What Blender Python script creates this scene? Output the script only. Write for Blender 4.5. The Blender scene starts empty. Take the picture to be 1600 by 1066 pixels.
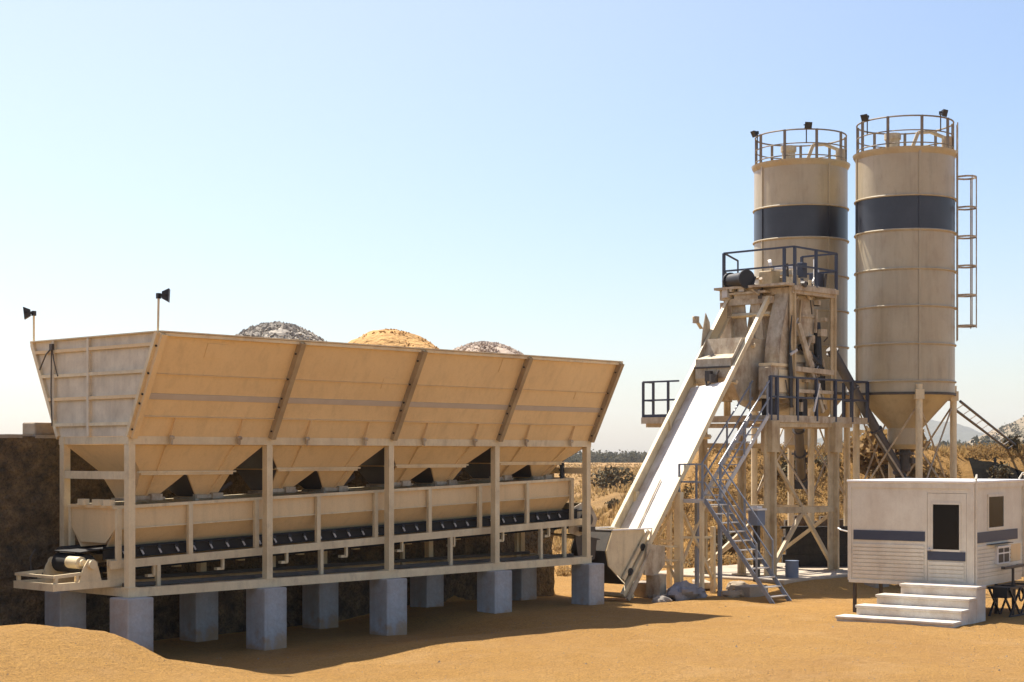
import bpy, math, random
from mathutils import Vector, Matrix, noise
R = math.radians
random.seed(7)
S = bpy.context.scene
COL = S.collection
# World axes: x runs along the aggregate bin (near end -> far end), y runs behind it, z up.
# ---------------------------------------------------------------- camera, sky, sun, exposure
CAM = Vector((-18.607, -27.06, 4.0))
VIEW = R(42.5)                                  # heading of the camera from the bin's long axis
cd = bpy.data.cameras.new('camera'); co = bpy.data.objects.new('camera', cd); COL.objects.link(co)
co.location = CAM; co.rotation_euler = (R(90), 0, VIEW - R(90))
cd.sensor_width = 36; cd.lens = 58.43; cd.shift_y = 0.1119; cd.clip_start = 0.1; cd.clip_end = 20000
S.camera = co
SUN_EL = R(59.7); SUN_DIR = Vector((0.093, 0.996, 0)).normalized()
w = bpy.data.worlds.new('World'); S.world = w; w.use_nodes = True
nt = w.node_tree; bg = nt.nodes['Background']
sky = nt.nodes.new('ShaderNodeTexSky'); sky.sky_type = 'NISHITA'; sky.sun_disc = False
sky.sun_elevation = SUN_EL; sky.sun_rotation = math.atan2(SUN_DIR.x, SUN_DIR.y)
sky.altitude = 300; sky.air_density = 1.1; sky.dust_density = 1.0; sky.ozone_density = 4.0
tint = nt.nodes.new('ShaderNodeMix'); tint.data_type = 'RGBA'; tint.blend_type = 'MULTIPLY'; tint.inputs[0].default_value = 1.0
nt.links.new(sky.outputs[0], tint.inputs[6]); tint.inputs[7].default_value = (1.04, 0.955, 0.945, 1)
gk = nt.nodes.new('ShaderNodeTexCoord'); gd = nt.nodes.new('ShaderNodeVectorMath'); gd.operation = 'DOT_PRODUCT'
gd.inputs[1].default_value = (SUN_DIR.x * math.cos(SUN_EL), SUN_DIR.y * math.cos(SUN_EL), math.sin(SUN_EL)); nt.links.new(gk.outputs['Generated'], gd.inputs[0])
gm = nt.nodes.new('ShaderNodeMapRange'); gm.interpolation_type = 'SMOOTHSTEP'; gm.inputs[1].default_value = 0.40; gm.inputs[2].default_value = 0.70; nt.links.new(gd.outputs['Value'], gm.inputs[0])
gl = nt.nodes.new('ShaderNodeVectorMath'); gl.operation = 'SCALE'; gl.inputs[0].default_value = (1.22, 0.9, 0.65); nt.links.new(gm.outputs[0], gl.inputs['Scale'])
ga = nt.nodes.new('ShaderNodeVectorMath'); ga.operation = 'ADD'; nt.links.new(tint.outputs[2], ga.inputs[0]); nt.links.new(gl.outputs[0], ga.inputs[1])
nt.links.new(ga.outputs[0], bg.inputs[0]); bg.inputs[1].default_value = 0.087
sd = bpy.data.lights.new('sun', 'SUN'); so = bpy.data.objects.new('sun', sd); COL.objects.link(so)
sd.energy = 5.0; sd.angle = R(0.5); sd.color = (1.0, 0.93, 0.82)
sv = SUN_DIR * math.cos(SUN_EL) + Vector((0, 0, math.sin(SUN_EL)))
so.rotation_euler = (-sv).to_track_quat('-Z', 'Y').to_euler(); so.location = (0, 30, 40)
vs = S.view_settings; vs.view_transform = 'Standard'; vs.look = 'None'; vs.exposure = 1.0; vs.gamma = 1.0
S.cycles.max_bounces = 8; S.cycles.diffuse_bounces = 4; S.cycles.volume_bounces = 0
# ---------------------------------------------------------------- frames
SA, CA = math.sin(VIEW), math.cos(VIEW)
def cw(X, Y):                                   # metres right of / ahead of the viewpoint -> world x, y
    return (CAM.x + SA * X + CA * Y, CAM.y - CA * X + SA * Y)
def ss(a, b, x):
    k = max(0.0, min(1.0, (x - a) / (b - a))); return k * k * (3 - 2 * k)
def interp(x, pts):
    if x <= pts[0][0]: return pts[0][1]
    for (a, u), (b, v) in zip(pts, pts[1:]):
        if x <= b: return u + (v - u) * ss(a, b, x)
    return pts[-1][1]
# ---------------------------------------------------------------- materials
def _n(t, kind, **kw):
    n = t.nodes.new(kind)
    for k, v in kw.items(): setattr(n, k, v)
    return n
def mat(name, col, col2=None, scale=2.0, amt=0.5, rough=0.6, metal=0.0, bump=0.0, bscale=30.0, rust=0.0,
        rustcol=(0.16, 0.07, 0.025), streak=0.0, fine=0.0, spec=0.4, thr=(0.4, 0.65), dirt=0.0):
    m = bpy.data.materials.new(name); m.use_nodes = True; t = m.node_tree
    b = t.nodes['Principled BSDF']; L = t.links.new
    b.inputs['Roughness'].default_value = rough; b.inputs['Metallic'].default_value = metal
    b.inputs['Specular IOR Level'].default_value = spec
    tc = _n(t, 'ShaderNodeTexCoord'); cur = None
    def noise_fac(sc, det=6, stretch=None, lo=0.35, hi=0.65, rgh=0.6):
        src = tc.outputs['Object']
        if stretch:
            mp = _n(t, 'ShaderNodeMapping'); mp.inputs['Scale'].default_value = stretch; L(src, mp.inputs[0]); src = mp.outputs[0]
        n = _n(t, 'ShaderNodeTexNoise'); n.inputs['Scale'].default_value = sc; n.inputs['Detail'].default_value = det
        n.inputs['Roughness'].default_value = rgh; L(src, n.inputs['Vector'])
        r = _n(t, 'ShaderNodeMapRange'); r.inputs[1].default_value = lo; r.inputs[2].default_value = hi
        L(n.outputs['Fac'], r.inputs[0]); return r.outputs[0]
    def mix(a, bcol, fac, k):
        mu = _n(t, 'ShaderNodeMath', operation='MULTIPLY'); L(fac, mu.inputs[0]); mu.inputs[1].default_value = k
        x = _n(t, 'ShaderNodeMix', data_type='RGBA'); L(mu.outputs[0], x.inputs[0])
        if isinstance(a, tuple): x.inputs[6].default_value = (*a, 1)
        else: L(a, x.inputs[6])
        x.inputs[7].default_value = (*bcol, 1); return x.outputs[2]
    c = tuple(col)
    if col2: c = mix(c, col2, noise_fac(scale, lo=0.3, hi=0.7), amt)
    if streak: c = mix(c, tuple(q * 0.55 for q in col), noise_fac(1.0, 5, (5, 5, 0.5), 0.5, 0.75), streak)
    if dirt: c = mix(c, (0.33, 0.2, 0.1), noise_fac(0.9, 8, None, 0.42, 0.7, 0.7), dirt)
    if rust: c = mix(c, rustcol, noise_fac(3.2, 9, (1, 1, 0.45), thr[0] + 0.12, thr[1] + 0.12, 0.72), rust)
    if fine: c = mix(c, tuple(q * 0.5 for q in col), noise_fac(22, 3, None, 0.45, 0.8), fine)
    if isinstance(c, tuple): b.inputs['Base Color'].default_value = (*c, 1)
    else: L(c, b.inputs['Base Color'])
    if bump:
        n = _n(t, 'ShaderNodeTexNoise'); n.inputs['Scale'].default_value = bscale; n.inputs['Detail'].default_value = 6
        L(tc.outputs['Object'], n.inputs['Vector'])
        bp = _n(t, 'ShaderNodeBump'); bp.inputs['Strength'].default_value = 1.0; bp.inputs['Distance'].default_value = bump
        L(n.outputs['Fac'], bp.inputs['Height']); L(bp.outputs[0], b.inputs['Normal'])
    return m
M = {}
M['cream'] = mat('cream_paint', (0.80, 0.67, 0.43), (0.68, 0.55, 0.33), 1.3, 0.7, 0.5, rust=0.45, streak=0.4, fine=0.18, dirt=0.35, bump=0.002, bscale=6)
M['panel'] = mat('cream_sheet_paint', (0.79, 0.585, 0.32), (0.72, 0.515, 0.265), 0.6, 0.8, 0.55, rust=0.14, streak=0.28, fine=0.15, dirt=0.08, bump=0.006, bscale=1.6)
M['tower'] = mat('grimy_tower_paint', (0.62, 0.50, 0.31), (0.44, 0.34, 0.19), 1.8, 0.9, 0.6, rust=0.55, streak=0.5, fine=0.25, dirt=0.4, thr=(0.38, 0.6), bump=0.004, bscale=8)
M['endpanel'] = mat('dusty_cream_paint', (0.78, 0.68, 0.50), (0.50, 0.42, 0.30), 1.6, 0.9, 0.6, rust=0.3, streak=0.5, fine=0.2, bump=0.004, bscale=2)
M['greyband'] = mat('grey_primer', (0.52, 0.45, 0.37), (0.44, 0.37, 0.30), 3, 0.7, 0.6)
M['rusty'] = mat('rusty_cream', (0.66, 0.58, 0.43), (0.33, 0.26, 0.165), 3.2, 0.8, 0.65, rust=0.8, streak=0.6, fine=0.3, dirt=0.45, thr=(0.36, 0.6), bump=0.006, bscale=8)
M['white'] = mat('white_paint', (0.80, 0.78, 0.74), (0.70, 0.66, 0.60), 1.5, 0.5, 0.45, rust=0.1, streak=0.15, fine=0.05)
M['plate'] = mat('worn_white_plate', (0.80, 0.77, 0.72), (0.66, 0.62, 0.56), 1.1, 0.8, 0.5, rust=0.55, streak=0.4, fine=0.15, dirt=0.3, rustcol=(0.34, 0.21, 0.11), thr=(0.36, 0.58))
M['silo'] = mat('silo_cream_paint', (0.48, 0.41, 0.275), (0.39, 0.32, 0.205), 0.7, 0.9, 0.36, spec=0.6, rust=0.3, streak=0.5, fine=0.12, dirt=0.2)
M['band'] = mat('charcoal_blue_band', (0.030, 0.033, 0.042), (0.05, 0.053, 0.065), 1.2, 0.8, 0.34, spec=0.5, streak=0.2, fine=0.2)
M['rail'] = mat('dark_blue_rail', (0.035, 0.045, 0.075), (0.06, 0.07, 0.10), 4, 0.6, 0.45, rust=0.2)
M['stairblue'] = mat('blue_grey_steel', (0.17, 0.20, 0.25), (0.30, 0.32, 0.35), 4, 0.7, 0.45, rust=0.25)
M['lightsteel'] = mat('pale_steel', (0.55, 0.54, 0.52), (0.40, 0.38, 0.36), 4, 0.6, 0.45, rust=0.25)
M['black'] = mat('black_steel', (0.018, 0.018, 0.020), (0.04, 0.035, 0.03), 5, 0.6, 0.5)
M['belt'] = mat('rubber_belt', (0.016, 0.015, 0.014), (0.04, 0.033, 0.026), 3, 0.6, 0.75)
M['dark'] = mat('grimy_dark_steel', (0.05, 0.045, 0.04), (0.10, 0.08, 0.06), 5, 0.7, 0.55, rust=0.3)
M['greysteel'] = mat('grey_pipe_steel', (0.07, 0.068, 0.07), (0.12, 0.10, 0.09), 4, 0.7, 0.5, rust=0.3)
M['pier'] = mat('whitewashed_concrete', (0.46, 0.465, 0.465), (0.32, 0.31, 0.29), 1.4, 0.9, 0.85, dirt=0.6, fine=0.35, streak=0.55, bump=0.02, bscale=7)
_t = M['pier'].node_tree; _b = _t.nodes['Principled BSDF']; _src = _b.inputs['Base Color'].links[0].from_socket
_tc = _t.nodes.new('ShaderNodeTexCoord'); _sx = _t.nodes.new('ShaderNodeSeparateXYZ'); _t.links.new(_tc.outputs['Object'], _sx.inputs[0])
_no = _t.nodes.new('ShaderNodeTexNoise'); _no.inputs['Scale'].default_value = 3.5; _no.inputs['Detail'].default_value = 8; _t.links.new(_tc.outputs['Object'], _no.inputs['Vector'])
_ad = _t.nodes.new('ShaderNodeMath'); _ad.operation = 'MULTIPLY_ADD'; _t.links.new(_no.outputs['Fac'], _ad.inputs[0]); _ad.inputs[1].default_value = -1.3; _t.links.new(_sx.outputs[2], _ad.inputs[2])
_mr = _t.nodes.new('ShaderNodeMapRange'); _mr.inputs[1].default_value = -.35; _mr.inputs[2].default_value = -.62; _t.links.new(_ad.outputs[0], _mr.inputs[0])
_mu = _t.nodes.new('ShaderNodeMath'); _mu.operation = 'MULTIPLY'; _mu.inputs[1].default_value = .6; _t.links.new(_mr.outputs[0], _mu.inputs[0])
_mx = _t.nodes.new('ShaderNodeMix'); _mx.data_type = 'RGBA'; _t.links.new(_mu.outputs[0], _mx.inputs[0]); _t.links.new(_src, _mx.inputs[6]); _mx.inputs[7].default_value = (.40, .25, .11, 1); _t.links.new(_mx.outputs[2], _b.inputs['Base Color'])
M['concrete'] = mat('rough_concrete', (0.36, 0.32, 0.27), (0.24, 0.21, 0.17), 3, 0.8, 0.9, fine=0.4, dirt=0.4, bump=0.02, bscale=14)
M['step'] = mat('white_cement', (0.70, 0.66, 0.58), (0.52, 0.46, 0.38), 2, 0.8, 0.85, fine=0.25, dirt=0.45, streak=0.2, bump=0.015, bscale=10)
M['wallearth'] = mat('dark_earth_wall', (0.05, 0.043, 0.033), (0.33, 0.22, 0.105), 3.4, 0.65, 0.95, fine=0.85, bump=0.2, bscale=9)
M['stonewall'] = mat('dark_stone_wall', (0.07, 0.055, 0.04), (0.14, 0.10, 0.06), 2.6, 0.9, 0.95, fine=0.5, bump=0.08, bscale=5)
M['cabin'] = mat('cabin_paint', (0.78, 0.74, 0.61), (0.68, 0.62, 0.50), 1.4, 0.8, 0.5, fine=0.15, streak=0.25, dirt=0.3, rust=0.12)
M['roofwhite'] = mat('white_roof_sheet', (0.80, 0.79, 0.77), (0.70, 0.68, 0.65), 1.4, 0.5, 0.5)
M['glass'] = mat('dark_glass', (0.010, 0.010, 0.010), None, rough=0.2, spec=0.25)
M['stripe'] = mat('navy_stripe', (0.045, 0.055, 0.085), (0.06, 0.07, 0.10), 4, 0.6, 0.5)
M['bluebox'] = mat('faded_blue_paint', (0.13, 0.17, 0.25), (0.2, 0.22, 0.26), 4, 0.6, 0.6, rust=0.3)
M['gravelgrey'] = mat('grey_gravel', (0.46, 0.41, 0.34), (0.17, 0.145, 0.12), 9, 1.0, 0.9)
M['gravelsand'] = mat('orange_sand', (0.55, 0.32, 0.11), (0.38, 0.21, 0.075), 4, 1.0, 0.95, fine=0.3, bump=0.09, bscale=7)
M['gravelpink'] = mat('pinkish_gravel', (0.52, 0.42, 0.33), (0.34, 0.26, 0.20), 9, 1.0, 0.95)
M['rock'] = mat('pale_rock', (0.36, 0.29, 0.21), (0.24, 0.19, 0.13), 4, 0.8, 0.95, bump=0.04, bscale=8)
M['greydrum'] = mat('blue_grey_drum', (0.24, 0.26, 0.30), (0.16, 0.15, 0.15), 4, 0.8, 0.8, fine=0.3, dirt=0.3)
M['straw'] = mat('dry_straw', (0.46, 0.31, 0.125), (0.27, 0.17, 0.065), 1.6, 1.0, 0.9)
M['scrub'] = mat('brown_scrub_leaf', (0.37, 0.235, 0.09), (0.17, 0.105, 0.042), 1.2, 1.0, 0.9)
M['shrub'] = mat('dark_scrub_leaf', (0.07, 0.06, 0.03), (0.14, 0.10, 0.04), 2, 1.0, 0.9)
M['wood'] = mat('twig_bark', (0.12, 0.085, 0.055), (0.08, 0.055, 0.035), 5, 0.8, 0.9)
M['wood_far'] = mat('far_wood_leaf', (0.055, 0.06, 0.035), (0.10, 0.08, 0.045), 0.08, 1.0, 0.9)
M['hill'] = mat('rocky_hill_ground', (0.30, 0.22, 0.14), (0.10, 0.09, 0.05), 0.035, 1.0, 0.95, fine=0.0)
M['bluehill'] = mat('scrubby_hill_ground', (0.12, 0.11, 0.08), (0.07, 0.07, 0.05), 0.01, 1.0, 0.95)
M['railsteel'] = mat('weathered_rail_steel', (0.16, 0.13, 0.10), (0.28, 0.22, 0.15), 3, 0.8, 0.55, rust=0.4)
M['blackblock'] = mat('black_block', (0.022, 0.019, 0.016), (0.05, 0.04, 0.03), 3, 0.8, 0.95, fine=0.4, bump=0.02, bscale=9)  # near-black blocks with slight random mottling
M['rib'] = mat('dark_rib_paint', (0.42, 0.32, 0.19), (0.30, 0.22, 0.13), 2, 0.9, 0.6, rust=0.4, streak=0.3)  # ribs kept darker than the panel sheets
M['slab'] = mat('pale_concrete', (0.46, 0.40, 0.31), (0.30, 0.25, 0.19), 1.6, 0.9, 0.9, fine=0.3, dirt=0.5, bump=0.015, bscale=9)
M['shadowblack'] = mat('black_shadow_sheet', (0.012, 0.011, 0.010), (0.02, 0.018, 0.014), 3, 0.7, 1.0, spec=0.0)  # black that stands for shadow among the scrub on the bank
for k_ in ('straw', 'scrub', 'wood_far'):
    t_ = M[k_].node_tree; b_ = t_.nodes['Principled BSDF']; tr_ = t_.nodes.new('ShaderNodeBsdfTranslucent'); mx_ = t_.nodes.new('ShaderNodeMixShader')
    t_.links.new(b_.inputs['Base Color'].links[0].from_socket, tr_.inputs[0]); mx_.inputs[0].default_value = 0.45
    t_.links.new(b_.outputs[0], mx_.inputs[1]); t_.links.new(tr_.outputs[0], mx_.inputs[2]); t_.links.new(mx_.outputs[0], t_.nodes['Material Output'].inputs[0])
# ---------------------------------------------------------------- mesh builder
class MB:
    def __init__(s): s.v = []; s.f = []; s.ch = []
    def add(s, vs, fs):
        o = len(s.v); s.ch.append((o, len(s.f))); s.v += [Vector(p) for p in vs]; s.f += [tuple(i + o for i in f) for f in fs]; return s
    def box(s, c, d, rz=0.0):
        j = lambda: random.uniform(0, 0.0025)
        x, y, z = d[0] / 2 + j(), d[1] / 2 + j(), d[2] / 2 + j(); m = Matrix.Rotation(rz, 3, 'Z'); c = Vector(c)
        vs = [c + m @ Vector((a * x, b * y, e * z)) for a in (-1, 1) for b in (-1, 1) for e in (-1, 1)]
        return s.add(vs, [(0, 1, 3, 2), (4, 6, 7, 5), (0, 4, 5, 1), (2, 3, 7, 6), (0, 2, 6, 4), (1, 5, 7, 3)])
    def span(s, a, b):
        return s.box([(p + q) / 2 for p, q in zip(a, b)], [abs(q - p) for p, q in zip(a, b)])
    def bar(s, p, q, w, h, up=(0, 0, 1)):
        p, q = Vector(p), Vector(q); d = (q - p).normalized(); u = Vector(up)
        if abs(d.dot(u)) > 0.98: u = Vector((1, 0, 0))
        r = d.cross(u).normalized(); u = r.cross(d).normalized()
        w = w / 2 + random.uniform(0, 0.002); h = h / 2 + random.uniform(0, 0.002)
        vs = [e + r * a * w + u * b * h for e in (p, q) for a, b in ((-1, -1), (1, -1), (1, 1), (-1, 1))]
        return s.add(vs, [(3, 2, 1, 0), (4, 5, 6, 7), (0, 1, 5, 4), (1, 2, 6, 5), (2, 3, 7, 6), (3, 0, 4, 7)])
    def tube(s, p, q, r, n=8, r2=None):
        p, q = Vector(p), Vector(q); d = (q - p).normalized(); u = Vector((0, 0, 1)) if abs(d.z) < 0.95 else Vector((1, 0, 0))
        a = d.cross(u).normalized(); b = a.cross(d); r2 = r if r2 is None else r2
        vs = [p + (a * math.cos(6.2832 * i / n) + b * math.sin(6.2832 * i / n)) * r for i in range(n)] + \
             [q + (a * math.cos(6.2832 * i / n) + b * math.sin(6.2832 * i / n)) * r2 for i in range(n)]
        return s.add(vs, [(i, (i + 1) % n, n + (i + 1) % n, n + i) for i in range(n)] + [tuple(range(n))[::-1], tuple(range(n, 2 * n))])
    def path(s, pts, r, n=6):
        for p, q in zip(pts, pts[1:]): s.tube(p, q, r, n)
        return s
    def ring(s, c, rad, r, n=32, m=6, a0=0, a1=6.28318):
        pts = [Vector(c) + Vector((math.cos(a0 + (a1 - a0) * i / n) * rad, math.sin(a0 + (a1 - a0) * i / n) * rad, 0)) for i in range(n + 1)]
        return s.path(pts, r, m)
    def lathe(s, c, prof, n=40, a0=0.0, a1=6.28318):
        c = Vector(c); full = abs(a1 - a0) > 6.28; k = n if full else n + 1; vs = []
        for r, z in prof:
            for i in range(k):
                a = a0 + (a1 - a0) * i / n; vs.append(c + Vector((r * math.cos(a), r * math.sin(a), z)))
        fs = []
        for j in range(len(prof) - 1):
            for i in range(n):
                i2 = (i + 1) % k; fs.append((j * k + i, j * k + i2, (j + 1) * k + i2, (j + 1) * k + i))
        return s.add(vs, fs)
    def plate(s, pts, th):                      # flat polygon with thickness along its normal
        pts = [Vector(p) for p in pts]; n = Vector((0, 0, 0))
        for a, b in zip(pts, pts[1:] + pts[:1]): n += a.cross(b)
        n.normalize(); k = len(pts); o = n * th / 2
        vs = [p - o for p in pts] + [p + o for p in pts]
        return s.add(vs, [tuple(range(k))[::-1], tuple(range(k, 2 * k))] + [(i, (i + 1) % k, k + (i + 1) % k, k + i) for i in range(k)])
    def frustum(s, r1, z1, r2, z2, th=0.012, caps=False):   # open sheet-metal frustum: rects (x0,x1,y0,y1)
        a = [Vector((x, y, z1)) for x, y in ((r1[0], r1[2]), (r1[1], r1[2]), (r1[1], r1[3]), (r1[0], r1[3]))]
        b = [Vector((x, y, z2)) for x, y in ((r2[0], r2[2]), (r2[1], r2[2]), (r2[1], r2[3]), (r2[0], r2[3]))]
        for i in range(4): s.plate([a[i], a[(i + 1) % 4], b[(i + 1) % 4], b[i]], th)
        return s
    def blob(s, c, d, seed=0, n=10, amp=0.25):
        c = Vector(c); vs = []; fs = []
        for j in range(n + 1):
            for i in range(2 * n):
                th = math.pi * j / n; ph = math.pi * i / n
                u = Vector((math.sin(th) * math.cos(ph), math.sin(th) * math.sin(ph), math.cos(th)))
                k = 1 + amp * noise.noise(u * 1.7 + Vector((seed, seed * 2.1, 0)))
                vs.append(c + Vector((u.x * d[0], u.y * d[1], u.z * d[2])) * k)
        m = 2 * n
        for j in range(n):
            for i in range(m): fs.append((j * m + i, j * m + (i + 1) % m, (j + 1) * m + (i + 1) % m, (j + 1) * m + i))
        return s.add(vs, fs)
    def build(s, name, m, parent=None, local=False, bevel=0.0, smooth=False):
        off = Vector((0, 0, 0)); r = parent
        while r is not None and r.parent is not None: r = r.parent
        if r is not None and not local: off = r.location
        me = bpy.data.meshes.new(name); me.from_pydata([p - off for p in s.v], [], s.f); me.update()
        me.materials.append(M[m]); o = bpy.data.objects.new(name, me); COL.objects.link(o)
        if parent is not None: o.parent = parent
        if smooth:
            for p in me.polygons: p.use_smooth = True
            try: me.set_sharp_from_angle(angle=R(40))
            except Exception: pass
        if bevel:
            b = o.modifiers.new('bevel', 'BEVEL'); b.width = bevel; b.segments = 2; b.limit_method = 'ANGLE'
        return o
def each(b, name, m, parent=None, **k):        # every piece of the builder becomes a part of its own
    out = []; ch = b.ch + [(len(b.v), len(b.f))]
    for (v0, f0), (v1, f1) in zip(ch, ch[1:]):
        if v1 == v0: continue
        c = MB(); c.add(b.v[v0:v1], [tuple(i - v0 for i in f) for f in b.f[f0:f1]]); out.append(c.build(name, m, parent, **k))
    return out
def tag(o, label=None, cat=None, group=None, kind=None):
    if label: o['label'] = label
    if cat: o['category'] = cat
    if group: o['group'] = group
    if kind: o['kind'] = kind
    return o
def thing(name, loc, label, cat, group=None, rz=0.0):
    o = bpy.data.objects.new(name, None); COL.objects.link(o); o.location = loc; o.rotation_euler = (0, 0, rz)
    o.empty_display_size = 0.3; return tag(o, label, cat, group)
# ---------------------------------------------------------------- ground
RIDGE = [(-8, .98), (-2.9, 1.03), (-1.9, .92), (-1.0, .45), (0.25, .20), (1.9, .27), (4.3, .38), (7.6, .36), (10.2, .28), (14, .17), (20, .12)]
def ground_z(x, y):
    dx, dy = x - CAM.x, y - CAM.y; X, Y = SA * dx - CA * dy, CA * dx + SA * dy
    k = ss(-1.6, 0.8, x)
    wgt = ss(0.9, -0.9, y) * (1 - k) + ss(-0.9, -4.2, y) * k
    z = interp(x, RIDGE) * wgt * (1 - .58 * (1 - k) * ss(-1.6, -4.8, y))
    z = max(z, interp(x, [(7.6, 0), (10.2, .27), (13.6, .23), (16, .14)]))
    z += 0.33 * ss(19.6, 21.2, x) * ss(-2.6, -0.9, y) * (1 - ss(4, 6, y))
    z = z + (0.40 - z) * ss(52, 60, Y)
    if Y > 80: z += 0.9 * noise.noise(Vector((X * 0.008, Y * 0.008, 3.3))) * ss(80, 200, Y) * (1 - ss(700, 1200, Y))
    # earth bank behind the silos
    xs = ss(5.0, 8.5, X + 0.8 * noise.noise(Vector((X * .4, Y * .4, 9))))
    bank = 1.25 * ss(60.9, 61.3, Y) + 2.55 * ss(61.2, 66.5, Y) - 3.0 * ss(78, 110, Y)
    z += xs * max(0, bank)
    # raised loading yard behind the retaining wall
    yard = ss(3.12, 3.42, y) * (1 - ss(15.55, 16.3, x)) * (1 - ss(22, 30, y)) * ss(-60, -50, x)
    z = z + (4.3 - z) * yard
    amp = 0.035 + 0.12 * ss(60, 64, Y) * xs
    z += amp * noise.fractal(Vector((x * 0.55, y * 0.55, 0)), 1.0, 2.0, 4) + 0.012 * noise.noise(Vector((x * 3, y * 3, 5)))
    return z
def axis(lo, a, b, hi, step, g):
    v = []; q = a; d = step
    while q > lo: v.append(q); d *= g; q -= d
    v = v[::-1]; q = a + step
    while q < b: v.append(q); q += step
    d = step
    while q < hi: v.append(q); d *= g; q += d
    return v + [hi]
def make_ground():
    xs = axis(-3200, -14, 27, 3200, 0.2, 1.12); ys = axis(-140, 19, 68, 4250, 0.2, 1.12); nx = len(xs); vs = []; fs = []
    for Y in ys:
        for X in xs:
            x, y = cw(X, Y); vs.append((x, y, ground_z(x, y)))
    for j in range(len(ys) - 1):
        for i in range(nx - 1): fs.append((j * nx + i, j * nx + i + 1, (j + 1) * nx + i + 1, (j + 1) * nx + i))
    me = bpy.data.meshes.new('ground'); me.from_pydata(vs, [], fs); me.update()
    for p in me.polygons: p.use_smooth = True
    o = bpy.data.objects.new('ground', me); COL.objects.link(o); tag(o, kind='structure')
    m = bpy.data.materials.new('sandy_earth'); m.use_nodes = True; t = m.node_tree; L = t.links.new; b = t.nodes['Principled BSDF']
    b.inputs['Roughness'].default_value = 0.95; b.inputs['Specular IOR Level'].default_value = 0.15
    tc = _n(t, 'ShaderNodeTexCoord')
    def nz(sc, det=6, lo=0.3, hi=0.7, rg=0.6):
        n = _n(t, 'ShaderNodeTexNoise'); n.inputs['Scale'].default_value = sc; n.inputs['Detail'].default_value = det; n.inputs['Roughness'].default_value = rg
        L(tc.outputs['Object'], n.inputs['Vector']); r = _n(t, 'ShaderNodeMapRange'); r.inputs[1].default_value = lo; r.inputs[2].default_value = hi
        L(n.outputs['Fac'], r.inputs[0]); return r.outputs[0]
    def mx(a, c, fac, k=1.0):
        mu = _n(t, 'ShaderNodeMath', operation='MULTIPLY'); L(fac, mu.inputs[0]); mu.inputs[1].default_value = k
        x = _n(t, 'ShaderNodeMix', data_type='RGBA'); L(mu.outputs[0], x.inputs[0])
        for i, q in ((6, a), (7, c)):
            if isinstance(q, tuple): x.inputs[i].default_value = (*q, 1)
            else: L(q, x.inputs[i])
        return x.outputs[2]
    c = mx((0.57, 0.322, 0.097), (0.51, 0.28, 0.078), nz(0.35))
    c = mx(c, (0.58, 0.35, 0.14), nz(1.7, 5, 0.45, 0.75), 0.5)
    c = mx(c, (0.30, 0.165, 0.055), nz(5, 7, 0.48, 0.7, 0.75), 0.4)
    c = mx(c, (0.20, 0.11, 0.05), nz(24, 4, 0.48, 0.66, 0.7), 0.6)
    c = mx(c, (0.38, 0.20, 0.075), nz(0.22, 5, 0.5, 0.72, 0.65), 0.35)
    c = mx(c, (0.62, 0.40, 0.19), nz(0.5, 6, 0.55, 0.75, 0.7), 0.4)
    # far field: dry grassland
    dist = _n(t, 'ShaderNodeVectorMath', operation='DISTANCE'); L(tc.outputs['Object'], dist.inputs[0]); dist.inputs[1].default_value = CAM
    r = _n(t, 'ShaderNodeMapRange'); r.inputs[1].default_value = 58; r.inputs[2].default_value = 75; L(dist.outputs['Value'], r.inputs[0])
    g = mx((0.36, 0.21, 0.075), (0.20, 0.12, 0.045), nz(0.12, 8, 0.4, 0.65, 0.7))
    g = mx(g, (0.46, 0.29, 0.14), nz(0.05, 4, 0.52, 0.65), 0.8)
    c = mx(c, g, r.outputs[0])
    L(c, b.inputs['Base Color'])
    n1 = nz(9, 8, 0.2, 0.8, 0.7); n2 = nz(45, 4, 0.3, 0.7, 0.7)
    ad = _n(t, 'ShaderNodeMath', operation='MULTIPLY_ADD'); L(n2, ad.inputs[0]); ad.inputs[1].default_value = 0.35; L(n1, ad.inputs[2])
    bp = _n(t, 'ShaderNodeBump'); bp.inputs['Distance'].default_value = 0.11; bp.inputs['Strength'].default_value = 0.9; L(ad.outputs[0], bp.inputs['Height']); L(bp.outputs[0], b.inputs['Normal'])
    me.materials.append(m)
make_ground()
def stone_mat_bump(): pass
# loose pebbles: nobody could count them
pb = MB()
for i in range(2000):
    X = random.uniform(-10, 16); Y = random.uniform(25, 46); x, y = cw(X, Y)
    if y > -0.5 and x < 15: continue
    r = random.uniform(0.006, 0.02) * (2.0 if random.random() < 0.04 else 1); z = ground_z(x, y)
    a = random.random() * 6; vs = [(x + r * math.cos(a + k * 2.09), y + r * math.sin(a + k * 2.09), z - 0.004) for k in range(3)] + [(x, y, z + r * 0.9)]
    pb.add(vs, [(0, 1, 3), (1, 2, 3), (2, 0, 3)])
tag(pb.build('pebbles', 'rock'), kind='stuff')
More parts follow.
